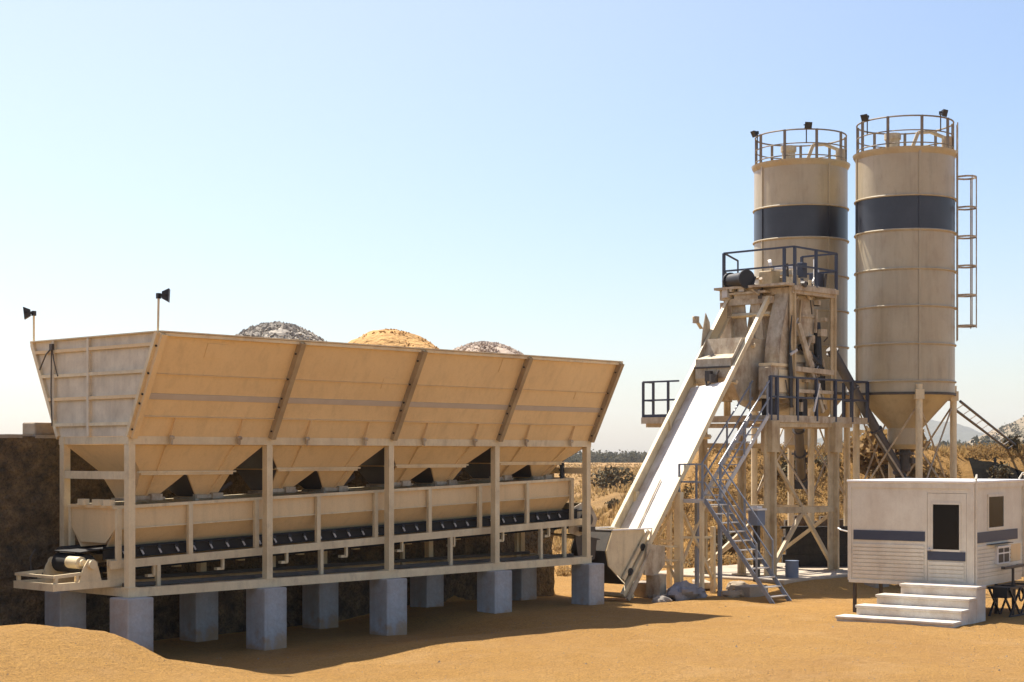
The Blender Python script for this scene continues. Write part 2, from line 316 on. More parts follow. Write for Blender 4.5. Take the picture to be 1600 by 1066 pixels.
# ---------------------------------------------------------------- hills, far wood, haze
def hill(name, m, D, u0, u1, prof, depth, seed, rough):
    """ridge whose skyline height above eye level follows prof: (angle, height)"""
    n = 160; k = 26; vs = []; fs = []
    for i in range(n + 1):
        a = u0 + (u1 - u0) * i / n; h = interp(a, prof)
        for j in range(k + 1):
            q = j / k; d = D - depth * (1 - q) * 1.0 if q <= 1 else D
            x, y = cw(a * D, D - depth * (1 - q))
            z = -4 + (h + 4) * (q ** 0.8)
            z += rough * (1 - abs(2 * q - 1) * 0.6) * noise.fractal(Vector((x, y, seed)) / (depth * 0.16), 1.0, 2.0, 5)
            vs.append((x, y, z))
        x, y = cw(a * D, D + depth); vs.append((x, y, -6))
    k2 = k + 2
    for i in range(n):
        for j in range(k + 1): fs.append((i * k2 + j, (i + 1) * k2 + j, (i + 1) * k2 + j + 1, i * k2 + j + 1))
    b = MB(); b.add(vs, fs); o = b.build(name, m, smooth=True); tag(o, kind='structure'); return o
hill('rocky_hill', 'hill', 1000, 0.245, 0.75, [(0.25, 3), (0.270, 5), (0.285, 15), (0.30, 23), (0.318, 32), (0.35, 44), (0.45, 50), (0.6, 20), (0.75, 4)], 260, 1.0, 5)
hill('blue_hill', 'bluehill', 3400, 0.12, 0.42, [(0.13, 2), (0.19, 40), (0.205, 80), (0.22, 56), (0.235, 70), (0.25, 80), (0.262, 68), (0.275, 34), (0.30, 20), (0.42, 2)], 700, 4.0, 12)
def leaf_cloud(b, c, rad, n, size, up=0.3, seedv=0):
    for _ in range(n):
        u = Vector((random.gauss(0, 1), random.gauss(0, 1), random.gauss(0, 1))).normalized() * (random.random() ** 0.45)
        p = Vector(c) + Vector((u.x * rad[0], u.y * rad[1], u.z * rad[2]))
        a = Vector((random.uniform(-1, 1), random.uniform(-1, 1), random.uniform(-.6, 1))).normalized(); q = a.cross(Vector((random.uniform(-1, 1), random.uniform(-1, 1), random.uniform(-1, 1)))).normalized()
        s = size * random.uniform(0.6, 1.5)
        b.add([p - q * s * .45, p + a * s, p + q * s * .45, p - a * s * .6], [(0, 1, 2, 3)])
def far_wood(name, D0, D1, a0, a1, n, hmin, hmax, zb):
    b = MB()
    for i in range(n):
        D = random.uniform(D0, D1); a = random.uniform(a0, a1); x, y = cw(a * D, D); h = random.uniform(hmin, hmax) * (1.35 if random.random() < .08 else 1)
        leaf_cloud(b, (x, y, zb + h * .5), (h * .5, h * .5, h * .52), 34, h * .16)
    o = b.build(name, 'wood_far'); tag(o, kind='stuff'); return o
far_wood('far_wood', 640, 900, 0.03, 0.13, 620, 2.5, 6, 0.0)
far_wood('hillside_wood', 560, 740, 0.19, 0.42, 900, 4, 7, 2.2)
hb = MB()
for k in range(900):
    q = random.random(); D = 1000 - 260 * (1 - q); a = random.uniform(.255, .42); h = interp(a, [(0.25, 3), (0.270, 5), (0.285, 15), (0.30, 23), (0.318, 32), (0.35, 44), (0.45, 50)]); x, y = cw(a * D, D); z = (h + 4) * (q ** .8) - 4
    rr_ = random.uniform(.8, 2.4); leaf_cloud(hb, (x, y, z + rr_ * .4), (rr_, rr_, rr_ * .7), 14, rr_ * .4)
tag(hb.build('hill_scrub', 'wood_far'), kind='stuff')
# ---------------------------------------------------------------- dry grass and scrub
def tuft(b, x, y, h, nb, wd):
    z = ground_z(x, y) - 0.03
    for _ in range(nb):
        a = random.random() * 6.283; l = h * random.uniform(.5, 1.1); lean = random.uniform(.1, .7); ca, sa_ = math.cos(a), math.sin(a)
        px, py = x + ca * h * .15 * random.random(), y + sa_ * h * .15 * random.random()
        b.add([(px - sa_ * wd, py + ca * wd, z), (px + sa_ * wd, py - ca * wd, z), (px + ca * l * lean, py + sa_ * l * lean, z + l)], [(0, 1, 2)])
g = MB(); g2 = MB(); g3 = MB()
for i in range(3000):
    X = random.uniform(5.2, 27); Y = 61.2 + 6.2 * random.random(); x, y = cw(X, Y)
    if 17.3 < X < 21 and 62.0 < Y < 65.2: continue
    tuft(g, x, y, random.uniform(.15, .4), 8, .022)
for i in range(5200):
    X = random.uniform(5.2, 27); Y = 61.0 + 6.0 * random.random(); x, y = cw(X, Y)
    if 17.3 < X < 21 and 62.0 < Y < 65.2: continue
    if noise.noise(Vector((x * .5, y * .5, 7))) < -0.12: continue
    r = random.uniform(.10, .30); leaf_cloud(g3 if noise.noise(Vector((x * .45, y * .45, 3))) > .36 else g2, (x, y, ground_z(x, y) + r * .55), (r, r, r * .8), 12, .055)
for i in range(2300):                                            # rough ground between the tower and the bank
    X = random.uniform(1.5, 11); Y = random.uniform(53, 62); x, y = cw(X, Y)
    if noise.noise(Vector((x * .35, y * .35, 2))) < 0.0: continue
    if random.random() < .5: tuft(g, x, y, random.uniform(.15, .5), 8, .02)
    else:
        r = random.uniform(.15, .4); leaf_cloud(g3 if noise.noise(Vector((x * .5, y * .5, 8))) > .36 else g2, (x, y, ground_z(x, y) + r * .6), (r, r, r * .8), 14, .06)
for i in range(9000):                                            # open field
    Y = 62 * (9.0 ** random.random()); X = random.uniform(-0.02, 0.14) * Y; x, y = cw(X, Y)
    if X > 4.5 and Y < 80: continue
    if noise.noise(Vector((x * .05, y * .05, 5))) < -.22: continue
    tuft(g, x, y, random.uniform(.25, .55), 6, .02 + Y * .0004)
tag(g.build('dry_grass', 'straw'), kind='stuff'); tag(g2.build('dry_scrub', 'scrub'), kind='stuff'); tag(g3.build('dark_scrub', 'shrub'), kind='stuff')
def shrub(X, Y, r, label, m='shrub', n=260):
    x, y = cw(X, Y); z = ground_z(x, y); t = thing('shrub', (x, y, z), label, 'shrub', 'dark shrubs in the dry grass')
    b = MB()
    for k in range(5):
        a = random.random() * 6.28; leaf_cloud(b, (x + math.cos(a) * r * .5, y + math.sin(a) * r * .5, z + r * random.uniform(.45, .85)), (r * .6, r * .6, r * .5), n // 5, r * .13 + .02)
    b.build('foliage', m, t); s_ = MB()
    for k in range(5):
        a = random.random() * 6.28; s_.tube((x, y, z - .05), (x + math.cos(a) * r * .5, y + math.sin(a) * r * .5, z + r * .7), .03 * r + .008, 5, .006)
    s_.build('stem', 'wood', t)
shrub(7.6, 60.8, .75, 'low dark shrub below the bank, left of the blue box on a post')
shrub(10.7, 64.0, .7, 'dark shrub on the bank seen left of the hanging screw tube')
shrub(12.2, 64.4, .6, 'dark shrub on the bank seen between the screw tube and the tower leg')
shrub(14.6, 64.8, 1.5, 'round brown bush on top of the bank left of the nearer silo', 'scrub', 700)
shrub(18.6, 64.0, .65, 'dark shrub on the bank just right of the silo legs')
shrub(19.8, 66.0, .5, 'small dark shrub high on the bank above the black shadow sheet')
shrub(9.0, 140.0, 1.6, 'dark bush far out in the open field, the right one of two')
shrub(7.6, 140.0, 1.5, 'dark bush far out in the open field, the left one of two')
shrub(5.9, 95.0, .6, 'small dark tussock in the field near the pale track')
# black sheet in place of a shadowed patch of scrub, dark stakes beside it
def bank_pt(X, Y, o=0.06):
    x, y = cw(X, Y); return Vector((x, y, ground_z(x, y) + o))
tp = MB(); n_ = 10
ca_, cb_, cc_, cd_ = (17.75, 63.6), (17.9, 65.2), (20.5, 64.0), (20.6, 62.6)
gr = [[bank_pt(*[(ca_[k] * (1 - i / n_) + cd_[k] * i / n_) * (1 - j / n_) + (cb_[k] * (1 - i / n_) + cc_[k] * i / n_) * j / n_ for k in (0, 1)], .1) for j in range(n_ + 1)] for i in range(n_ + 1)]
tp.add([p for r_ in gr for p in r_], [(i * 11 + j, (i + 1) * 11 + j, (i + 1) * 11 + j + 1, i * 11 + j + 1) for i in range(n_) for j in range(n_)])
o = tp.build('shadow_sheet', 'shadowblack'); o.modifiers.new('solid', 'SOLIDIFY').thickness = 0.02
tag(o, 'black sheet on the dry bank behind the cabin roof, standing for a shadowed patch', 'shadow_sheet')
for X, Y, h, lb in ((18.75, 64.4, .8, 'short dark stake on the bank, the one nearer the silo'), (20.05, 64.6, 1.0, 'tall dark stake on the bank near the right edge of the photo')):
    p = bank_pt(X, Y, -.2); b = MB()
    for k in range(4): b.add([], []); b.tube(p + Vector((random.uniform(-.03, .03), random.uniform(-.03, .03), h * k / 4)), p + Vector((random.uniform(-.03, .03), random.uniform(-.03, .03), h * (k + 1.1) / 4)), .085 - .01 * k, 7)
    tag(b.build('stake', 'black'), lb, 'stake', 'dark stakes on the bank')
# dark stone wall at the foot of the bank
sw = MB(); seed = 0; t0 = thing('stone_wall', (*cw(15, 60.8), 0.2), 'dark dry-stone retaining wall at the foot of the bank behind the tower', 'wall')
X = 9.95
while X < 28:
    wdt = random.uniform(.3, .6); z = -0.2
    while z < 1.6:
        hh = random.uniform(.18, .34); x, y = cw(X + wdt / 2, 60.75 + random.uniform(-.05, .05)); sw.box((x, y, z + hh / 2), (wdt * .97, .5, hh * .96), VIEW - R(90) + R(random.uniform(-3, 3))); z += hh
    X += wdt
sw.build('masonry', 'stonewall', t0)
t0 = thing('block_wall', (*cw(9.7, 52.3), .3), 'low black block wall standing behind the tower legs', 'wall'); b = MB()
for k in range(6):
    X = 8.5 + (.12 if k % 2 else 0)
    while X < 10.6:
        x, y = cw(X + .2, 52.3 + random.uniform(-.01, .01)); b.box((x, y, .22 + k * .27), (.39, .22, .262), VIEW - R(90)); X += .4
b.build('masonry', 'blackblock', t0); b = MB(); p_, q_ = cw(8.45, 52.3), cw(10.75, 52.3); b.bar((*p_, 1.74), (*q_, 1.74), .3, .07); b.build('coping', 'blackblock', t0)
# ---------------------------------------------------------------- retaining wall behind the bin
t0 = thing('retaining_wall', (-8, 3.2, 0), 'dark mottled earth retaining wall standing behind the aggregate bin', 'wall')
b = MB(); nx, nz_ = 150, 26
for side, y0 in ((0, 3.0), (1, 3.5)):
    vs = []; fs = []
    for i in range(nx + 1):
        for j in range(nz_ + 1):
            x = -32 + 47.9 * i / nx; z = -.4 + (4.78 + .05 * noise.noise(Vector((x * .8, 0, 1)))) * j / nz_
            vs.append((x, y0 - (.10 * noise.fractal(Vector((x * 1.3, z * 1.3, 0)), 1, 2, 4) if side == 0 else 0), z))
    for i in range(nx):
        for j in range(nz_): q = i * (nz_ + 1) + j; fs.append((q, q + nz_ + 1, q + nz_ + 2, q + 1))
    b.add(vs, fs)
o0 = len(b.v) - 2 * (nx + 1) * (nz_ + 1); h_ = (nx + 1) * (nz_ + 1)
b.f += [(i * (nz_ + 1) + nz_, (i + 1) * (nz_ + 1) + nz_, h_ + (i + 1) * (nz_ + 1) + nz_, h_ + i * (nz_ + 1) + nz_) for i in range(nx)]
b.f += [(nx * (nz_ + 1) + j, h_ + nx * (nz_ + 1) + j, h_ + nx * (nz_ + 1) + j + 1, nx * (nz_ + 1) + j + 1) for j in range(nz_)]
b.build('wall_face', 'wallearth', t0)
b = MB(); x = -32
while x < 15.6:
    l = random.uniform(.35, .8); b.box((x + l / 2, 3.22 + random.uniform(-.03, .03), 4.385 + random.uniform(0, .025)), (l * .96, .52, .07), R(random.uniform(-2, 2))); x += l
b.build('coping', 'concrete', t0)
b = MB(); b.box((.32, 3.3, 4.55), (1.0, .45, .26), R(3)); tag(b.build('stone_block', 'rock', bevel=.03), 'loose squared stone block lying on top of the earth wall beside the bin', 'stone block')
# ---------------------------------------------------------------- concrete piers
LEN, WID, BAY = 13.88, 2.4, 3.47
ZB, ZT = 1.265, 4.376
names = ['leftmost front concrete pier, half buried by the sand mound', 'second front concrete pier from the left, standing clear of the mound', 'middle pier of the front row under the bin', 'fourth front concrete pier from the left under the bin', 'rightmost front concrete pier, beside the skip bucket']
names2 = ['rear concrete pier under the left end of the bin, behind the belt tail', 'shaded rear pier seen between the first and second front piers', 'shaded rear pier hidden deep behind the middle front pier', 'shaded rear pier seen just right of the middle front pier', 'shaded rear pier seen just left of the rightmost front pier']
pm = None
for row, (yy, nm) in enumerate(((0.05, names), (2.35, names2))):
    for i in range(5):
        if pm is None:
            b = MB(); b.span((-.3, -.3, -.5), (.3, .3, ZB - .003)); pm = b.build('concrete_pier', 'pier', bevel=.025); o = pm
        else:
            o = pm.copy(); COL.objects.link(o)
        o.location = (i * BAY + (0.1 if i == 0 else -.05), yy, 0); o.rotation_euler = (0, 0, R(random.uniform(-2, 2)))
        tag(o, nm[i], 'pier', 'concrete piers carrying the aggregate bin')
# ---------------------------------------------------------------- aggregate bin
BIN = thing('aggregate_bin', (0, 0, ZB), 'long four-bay cream steel aggregate bin with flared hoppers on concrete piers', 'aggregate bin')
PW = .15
sx = [PW / 2, BAY, 2 * BAY, 3 * BAY, LEN - PW / 2]
for y in (PW / 2, WID - PW / 2):
    for x in sx:
        b = MB(); b.bar((x, y, ZB + .17), (x, y, ZT - .155), PW, PW); b.box((x, y, ZB + .18), (.24, .22, .02)); b.build('post', 'cream', BIN)
    b = MB(); b.span((-.02, y - .09, ZB), (LEN + .02, y + .09, ZB + .172)); b.build('base_beam', 'cream', BIN)
    b = MB(); b.span((-.01, y - .085, ZT - .156), (LEN + .01, y + .085, ZT)); b.build('top_beam', 'cream', BIN)
for i, x in enumerate(sx):
    b = MB(); b.span((x - .07, .165, ZB + .005), (x + .07, WID - .165, ZB + .165)); b.build('cross_beam', 'cream', BIN)
    b = MB(); b.span((x - .07, .16, ZT - .15), (x + .07, WID - .16, ZT - .006)); b.build('cross_beam', 'cream', BIN)
for x in (sx[0], sx[4]):
    b = MB(); b.span((x - .065, .155, 3.54), (x + .065, WID - .155, 3.69)); b.build('cross_beam', 'cream', BIN)
FL, HT = .967, 6.34                                              # flare, rim height
dv = Vector((0, -FL, HT - ZT)); dl = dv.length; dv /= dl; nv = Vector((0, -(HT - ZT), -FL)).normalized()
def FP(x, f, o=0.0): return Vector((x, 0, ZT)) + dv * dl * f + nv * o          # on the front panel
def BP(x, f, o=0.0): p = FP(x, f, o); return Vector((x, WID - p.y, p.z))
for P, nm in ((FP, 'front_panel'), (BP, 'rear_panel')):
    for i in range(4):
        b = MB(); b.plate([P(i * BAY, 0), P((i + 1) * BAY, 0), P((i + 1) * BAY, 1), P(i * BAY, 1)], .012); b.build(nm, 'panel', BIN)
    for f, o_, wd in ((.20, .05, .014),):
        b = MB()
        for i in range(4):
            x0, x1 = i * BAY + .07, (i + 1) * BAY - .07
            b.plate([P(x0, f, .006), P(x1, f, .006), P(x1, f, o_), P(x0, f, o_)], wd)
        b.build('stiffener', 'panel', BIN)
    b = MB()
    for f in (.61,):
        for i in range(4):
            x0, x1 = i * BAY + .07, (i + 1) * BAY - .07
            b.plate([P(x0, f, .012), P(x1, f, .012), P(x1, f, .036), P(x0, f, .036)], .012)
    b.build('stiffener', 'panel', BIN)
    b = MB()
    for i in range(4):
        x0, x1 = i * BAY + .07, (i + 1) * BAY - .07
        b.plate([P(x0, .365, .016), P(x1, .365, .016), P(x1, .42, .016), P(x0, .42, .016)], .014)
    b.build('flat_bar', 'greyband', BIN)
    b = MB(); b.bar(P(0, 1.01, .03), P(LEN, 1.01, .03), .09, .022); b.bar(P(0, .99, .06), P(LEN, .99, .06), .012, .06); b.build('rim', 'cream', BIN)
    for i in range(5):
        x = i * BAY; xa, xb = (x, x + .11) if i == 0 else ((x - .11, x) if i == 4 else (x - .055, x + .055))
        b = MB(); b.plate([P(xa, .005, .008), P(xa, 1.0, .008), P(xa, 1.0, .14), P(xa, .005, .12)], .01)
        b.plate([P(xb, .005, .008), P(xb, 1.0, .008), P(xb, 1.0, .14), P(xb, .005, .12)], .01)
        b.plate([P(xa - .005, .005, .125), P(xb + .005, .005, .125), P(xb + .005, 1.0, .145), P(xa - .005, 1.0, .145)], .008)
        rb = b.build('rib', 'rib' if i else 'panel', BIN)
        k = MB()
        for f in (.08, .33, .42, .62, .88):
            c = P(xa, f, .07); k.tube(c - Vector((.028, 0, 0)), c + Vector((.01, 0, 0)), .022, 6)
        k.build('bolt', 'black', rb)
    for i in range(4):
        for q in (.93, 2.6):
            x = i * BAY + q; b = MB(); b.plate([P(x, .01, .006), P(x, .20, .006), P(x, .19, .06), P(x, .01, .09)], .016); b.build('gusset', 'panel', BIN)
            c = P(x, .0, .11); b = MB(); b.box((x, c.y + (.02 if P is FP else -.02), ZT - .06), (.05, .05, .16)); b.tube((x - .05, c.y, ZT - .02), (x + .05, c.y, ZT - .02), .035, 8)
            b.tube((x, c.y, ZT + .02), (x, c.y, ZT - .16), .016, 6); b.build('clevis', 'rusty', BIN)
for x, sgn in ((0, -1), (LEN, 1)):
    b = MB(); b.plate([(x, 0, ZT), (x, WID, ZT), (x, WID + FL, HT), (x, -FL, HT)], .012); b.build('end_panel', 'endpanel', BIN)
    o_ = x + sgn * .006
    for f in (.895, .64, .40, .135):
        z = ZT + (HT - ZT) * f; e = FL * f; b = MB()
        b.span((o_, -e + .03, z - .008), (o_ + sgn * .055, WID + e - .03, z + .008)); b.span((o_ + sgn * .047, -e + .03, z - .055), (o_ + sgn * .056, WID + e - .03, z)); b.build('angle_bar', 'panel' if f in (.895, .40) else 'cream', BIN)
    for y in (1.3, 2.55):
        z1 = HT - .02 if y < 2.4 else HT - .02; z0 = ZT + .01 if y < 2.4 else ZT + (HT - ZT) * (y - WID) / FL + .05
        b = MB(); b.span((o_, y - .035, z0), (o_ + sgn * .065, y + .035, z1)); b.build('upright_bar', 'endpanel', BIN)
    b = MB(); b.span((o_, -FL - .02, HT - .01), (o_ + sgn * .07, WID + FL + .02, HT + .012)); b.build('rim', 'cream', BIN)
    for y0, y1 in ((0, -FL), (WID, WID + FL)):
        b = MB(); b.bar((x + sgn * .035, y0, ZT), (x + sgn * .035, y1, HT), .06, .08); b.build('corner_bar', 'cream', BIN)
b = MB(); b.path([(-.08, 2.55, 6.2), (-.10, 2.75, 6.05), (-.09, 3.0, 5.75)], .016); b.path([(-.09, 2.55, 6.2), (-.10, 2.45, 5.9), (-.08, 2.35, 5.6)], .012); b.path([(-.09, 2.56, 6.2), (-.09, 2.58, 5.3), (-.08, 2.56, 4.6)], .012); b.box((-.09, 2.55, 6.2), (.06, .09, .12)); b.build('cable', 'dark', BIN)
for (x, f, w_, h_) in ((1.2, .78, .5, .14), (6.1, .55, .32, .12), (9.6, .80, .4, .16), (12.6, .52, .3, .10)):
    b = MB(); b.plate([FP(x, f, .014), FP(x + w_, f, .014), FP(x + w_, f + h_, .014), FP(x, f + h_, .014)], .008); b.build('patch_plate', 'panel', BIN)
for i in range(1, 4):
    x = i * BAY; b = MB(); b.plate([(x, .01, ZT), (x, WID - .01, ZT), (x, WID + FL - .02, HT - .02), (x, -FL + .02, HT - .02)], .012); b.build('divider_panel', 'panel', BIN)
for i in range(4):
    x0 = i * BAY; b = MB(); zf, zo = 3.67 + .015 * x0, 3.15 + .027 * x0
    b.frustum((x0 + .07, x0 + BAY - .07, .12, 2.28), ZT - .16, (x0 + .62, x0 + BAY - .62, .50, 1.9), zf)
    shade = MB()                                                  # dark sheets painting shade onto the end slopes and between the outlets
    if i: shade.plate([(x0 + .055, .14, ZT - .17), (x0 + .055, 2.26, ZT - .17), (x0 + .605, 1.89, zf), (x0 + .605, .51, zf)], .01)
    shade.plate([(x0 + BAY / 2 - .012, .52, zf - .03), (x0 + BAY / 2 - .012, 1.88, zf - .03), (x0 + 2.226, 1.49, zo + .01), (x0 + 2.226, .89, zo + .01)], .008)
    if i: shade.plate([(x0 + .60, .52, zf - .03), (x0 + .60, 1.88, zf - .03), (x0 + .703, 1.49, zo + .01), (x0 + .703, .89, zo + .01)], .008)
    hp = b.build('discharge_hopper', 'panel', BIN)
    b = MB()
    b.frustum((x0 + .62, x0 + BAY / 2 + .0, .50, 1.9), zf - .005, (x0 + .72, x0 + 1.22, .88, 1.5), zo)
    b.frustum((x0 + BAY / 2 + .0, x0 + BAY - .62, .50, 1.9), zf - .005, (x0 + 2.24, x0 + 2.74, .88, 1.5), zo)
    b.build('outlet_chute', 'panel', hp)
    each(shade, 'shade_sheet', 'greysteel', hp)
    b = MB(); b.span((x0 + .54, .43, zf - .01), (x0 + BAY - .54, .50, zf + .02)); b.span((x0 + .54, 1.9, zf - .01), (x0 + BAY - .54, 1.97, zf + .02))
    b.bar((x0 + .6, .465, zf - .03), (x0 + BAY - .6, .465, zf - .03), .012, .05); each(b, 'flange', 'cream', hp)
    for q in (.93, 2.6):                                          # ribs down the sloping front
        b = MB(); n2_ = Vector((0, -(ZT - .16 - zf), -(zf - zo) * .72)).normalized()
        pa, pb_ = Vector((x0 + q, .12, ZT - .17)), Vector((x0 + q + (.05 if q < 1 else -.1), .50, zf + .03)); b.plate([pa, pb_, pb_ + n2_ * .05, pa + n2_ * .05], .016)
        n3_ = Vector((0, -(.53), -(zf - zo) * .72)).normalized(); pa, pb_ = Vector((x0 + q, .50, zf - .05)), Vector((x0 + (.97 if q < 1 else 2.49), .88, zo + .02)); b.plate([pa, pb_, pb_ + n3_ * .05, pa + n3_ * .05], .016); b.build('rib', 'panel', hp)
    for q in (.97, 2.49):
        b = MB(); b.box((x0 + q, 1.19, zo - .03), (.62, .74, .05)); b.box((x0 + q + .2, .78, zo + .02), (.26, .12, .12)); b.box((x0 + q - .05, .80, zo + .01), (.5, .05, .07)); b.tube((x0 + q - .3, .82, zo - .02), (x0 + q + .45, .82, zo - .01), .03, 8); b.box((x0 + q - .28, .84, zo - .01), (.08, .09, .13)); b.build('gate', 'rusty', hp)
        b = MB(); b.tube((x0 + q + .32, 1.0, zo + .06), (x0 + q + .75, 1.0, zo + .28), .05, 8); b.build('air_cylinder', 'dark', hp)
b = MB(); b.path([(13.5, .6, 4.2), (13.45, .6, 3.75), (13.4, .55, 3.3)], .05); b.path([(13.62, .7, 4.2), (13.6, .7, 3.7), (13.6, .66, 3.28)], .045)
for k in range(6): b.tube((13.45, .6, 3.35 + k * .13), (13.45, .6, 3.40 + k * .13), .07, 7)
each(b, 'hose', 'black', BIN)
def floodlight(base, top, face, parent, s=1.0, polemat='dark'):
    """lamp housing on a thin pole; face = direction the lamp looks"""
    base, top, f = Vector(base), Vector(top), Vector(face).normalized(); b = MB()
    b.tube(base, top, .022, 6); fl = b.build('floodlight', polemat, parent)
    r = f.cross(Vector((0, 0, 1))).normalized(); u = r.cross(f); c = top + f * .12 * s + Vector((0, 0, .02)); b = MB()
    bk = [c + r * a * .07 * s + u * e * .06 * s - f * .06 * s for a, e in ((-1, -1), (1, -1), (1, 1), (-1, 1))]; ft = [c + r * a * .14 * s + u * e * .12 * s + f * .07 * s for a, e in ((-1, -1), (1, -1), (1, 1), (-1, 1))]
    b.add(bk + ft, [(3, 2, 1, 0), (4, 5, 6, 7), (0, 1, 5, 4), (1, 2, 6, 5), (2, 3, 7, 6), (3, 0, 4, 7)])
    b.bar(c - r * .15 * s, c + r * .15 * s, .03, .03); b.bar(top, c - f * .05 * s, .05, .05); b.box(top, (.07, .07, .10)); b.build('lamp_housing', 'black', fl)
    return fl
floodlight((-.02, 3.33, 6.30), (-.02, 3.33, 6.93), (-.75, .5, -.1), BIN, 1.05, 'cream')
floodlight((0.02, -.92, 6.30), (.05, -.90, 7.02), (.72, -.62, -.05), BIN, 1.05, 'cream')
# heaps of aggregate lying in three of the bays
def heap(name, x, y, rx, ry, zb, zt, m, label, stone, ns):
    b = MB(); n, k = 40, 14; vs = [Vector((x, y, zt))]; fs = []
    for j in range(1, k + 1):
        q = j / k
        for i in range(n):
            a = 6.28318 * i / n; wob = 1 + .13 * noise.noise(Vector((math.cos(a) * 2, math.sin(a) * 2, x)))
            p = Vector((x + math.cos(a) * rx * q * wob, y + math.sin(a) * ry * q * wob, 0))
            hh = math.cos(min(1, q * .93) * math.pi / 2) ** .9
            p.z = zb + (zt - zb) * hh + .10 * noise.fractal(p * 1.6, 1, 2, 4); vs.append(p)
    fs += [(0, 1 + i, 1 + (i + 1) % n) for i in range(n)]
    for j in range(k - 1):
        for i in range(n): a = 1 + j * n; fs.append((a + i, a + n + i, a + n + (i + 1) % n, a + (i + 1) % n))
    b.add(vs, fs)
    for _ in range(ns):
        q = random.random() ** .6; a = random.random() * 6.283; px, py = x + math.cos(a) * rx * q * .98, y + math.sin(a) * ry * q * .98
        hz = zb + (zt - zb) * math.cos(min(1, q * .93) * math.pi / 2) ** .9; c = Vector((px, py, hz + stone * .2)); s = stone * random.uniform(.5, 1.2)
        ax = [Vector((random.gauss(0, 1), random.gauss(0, 1), random.gauss(0, 1))).normalized() for _ in range(6)]
        d = [Vector((1, 0, 0)), Vector((-1, 0, 0)), Vector((0, 1, 0)), Vector((0, -1, 0)), Vector((0, 0, 1)), Vector((0, 0, -1))]
        b.add([c + (d[i] + ax[i] * .5) * s for i in range(6)], [(0, 2, 4), (2, 1, 4), (1, 3, 4), (3, 0, 4), (2, 0, 5), (1, 2, 5), (3, 1, 5), (0, 3, 5)])
    o = b.build(name, m); tag(o, label, 'heap', 'aggregate heaps in the bin')
heap('gravel_heap', 5.15, 1.85, 1.62, 1.9, 5.75, 6.90, 'gravelgrey', 'coarse grey gravel heap rising from the bin, left of the orange sand', .062, 3600)
heap('sand_heap', 8.68, 1.9, 1.64, 1.9, 5.85, 7.0, 'gravelsand', 'orange sand heap rising from the middle of the bin', .03, 500)
heap('gravel_heap', 11.95, 1.9, 1.64, 1.9, 5.75, 6.84, 'gravelpink', 'low pinkish gravel heap in the bin, right of the orange sand', .045, 3200)
# ---------------------------------------------------------------- weigh conveyor under the bin
CV = thing('weigh_conveyor', (0, 1.2, ZB), 'cream weigh conveyor with a trough and black belt slung under the aggregate bin', 'conveyor')
TL = .0302
def tz(x, z): return z + TL * x
XE = 13.62
for y, sg in ((.45, 1), (1.95, -1)):
    b = MB(); b.plate([(0, y, tz(0, 2.57)), (XE, y, tz(XE, 2.57)), (XE, y, tz(XE, 2.99)), (0, y, tz(0, 2.99))], .012)
    b.plate([(0, y, tz(0, 2.57)), (XE, y, tz(XE, 2.57)), (XE, y + sg * .32, tz(XE, 2.19)), (0, y + sg * .32, tz(0, 2.19))], .012); b.build('trough_side', 'panel', CV)
    b = MB(); b.bar((-.05, y - sg * .03, tz(0, 2.99)), (XE + .05, y - sg * .03, tz(XE, 2.99)), .1, .06); b.bar((0, y - sg * .03, tz(0, 2.57)), (XE, y - sg * .03, tz(XE, 2.57)), .03, .02); b.build('trough_rim', 'cream', CV)
    b = MB(); b.bar((-.15, y - sg * .06, tz(0, 1.88)), (XE + .55, y - sg * .06, tz(XE, 1.90)), .07, .16); b.build('rail', 'cream', CV)
    for i in range(9):
        x = .03 + i * (XE - .06) / 8; b = MB(); b.bar((x, y - sg * .06, tz(x, 1.96)), (x, y - sg * .06, tz(x, 2.965)), .10, .075, (0, 1, 0)); b.build('strut', 'cream', CV)
    for i in range(8):
        x = .03 + (i + .5) * (XE - .06) / 8; b = MB(); b.bar((x, y - sg * .03, tz(x, 1.80)), (x, y - sg * .03, tz(x, 1.60)), .06, .05); b.box((x - .05, y + sg * .02, tz(x, 1.60)), (.18, .1, .05)); b.build('return_bracket', 'cream', CV)
    for x in (.95, 5.2, 9.2, 12.4, 13.3):
        b = MB(); b.bar((x, y - sg * .06, ZB + .1), (x, y - sg * .06, tz(x, 1.81)), .09, .08); b.build('support_leg', 'cream', CV)
    b = MB(); b.span((0.2, y - .05, ZB + .17), (LEN - .2, y + .05, ZB + .24)); b.build('floor_beam', 'dark', CV)
for x in (0, XE):
    b = MB(); b.plate([(x, .45, tz(x, 2.99)), (x, 1.95, tz(x, 2.99)), (x, 1.95, tz(x, 2.57)), (x, 1.63, tz(x, 2.29)), (x, .77, tz(x, 2.29)), (x, .45, tz(x, 2.57))], .012)
    b.bar((x, .45, tz(x, 3.0)), (x, 1.95, tz(x, 3.0)), .09, .06); b.build('trough_end', 'panel', CV)
b = MB()
for y in (.62, 1.0, 1.5): b.box((-.03, y, 3.08), (.12, .22, .12))
each(b, 'end_bracket', 'cream', CV)
b = MB(); b.plate([(-.6, .75, tz(0, 2.13)), (XE + .7, .75, tz(XE, 2.13)), (XE + .7, 1.65, tz(XE, 2.13)), (-.6, 1.65, tz(0, 2.13))], .016)
b.plate([(-.6, .75, tz(0, 2.13)), (XE + .7, .75, tz(XE, 2.13)), (XE + .7, .50, tz(XE, 2.19)), (-.3, .50, tz(0, 2.19))], .016); b.plate([(-.6, 1.65, tz(0, 2.13)), (XE + .7, 1.65, tz(XE, 2.13)), (XE + .7, 1.9, tz(XE, 2.19)), (-.3, 1.9, tz(0, 2.19))], .016)
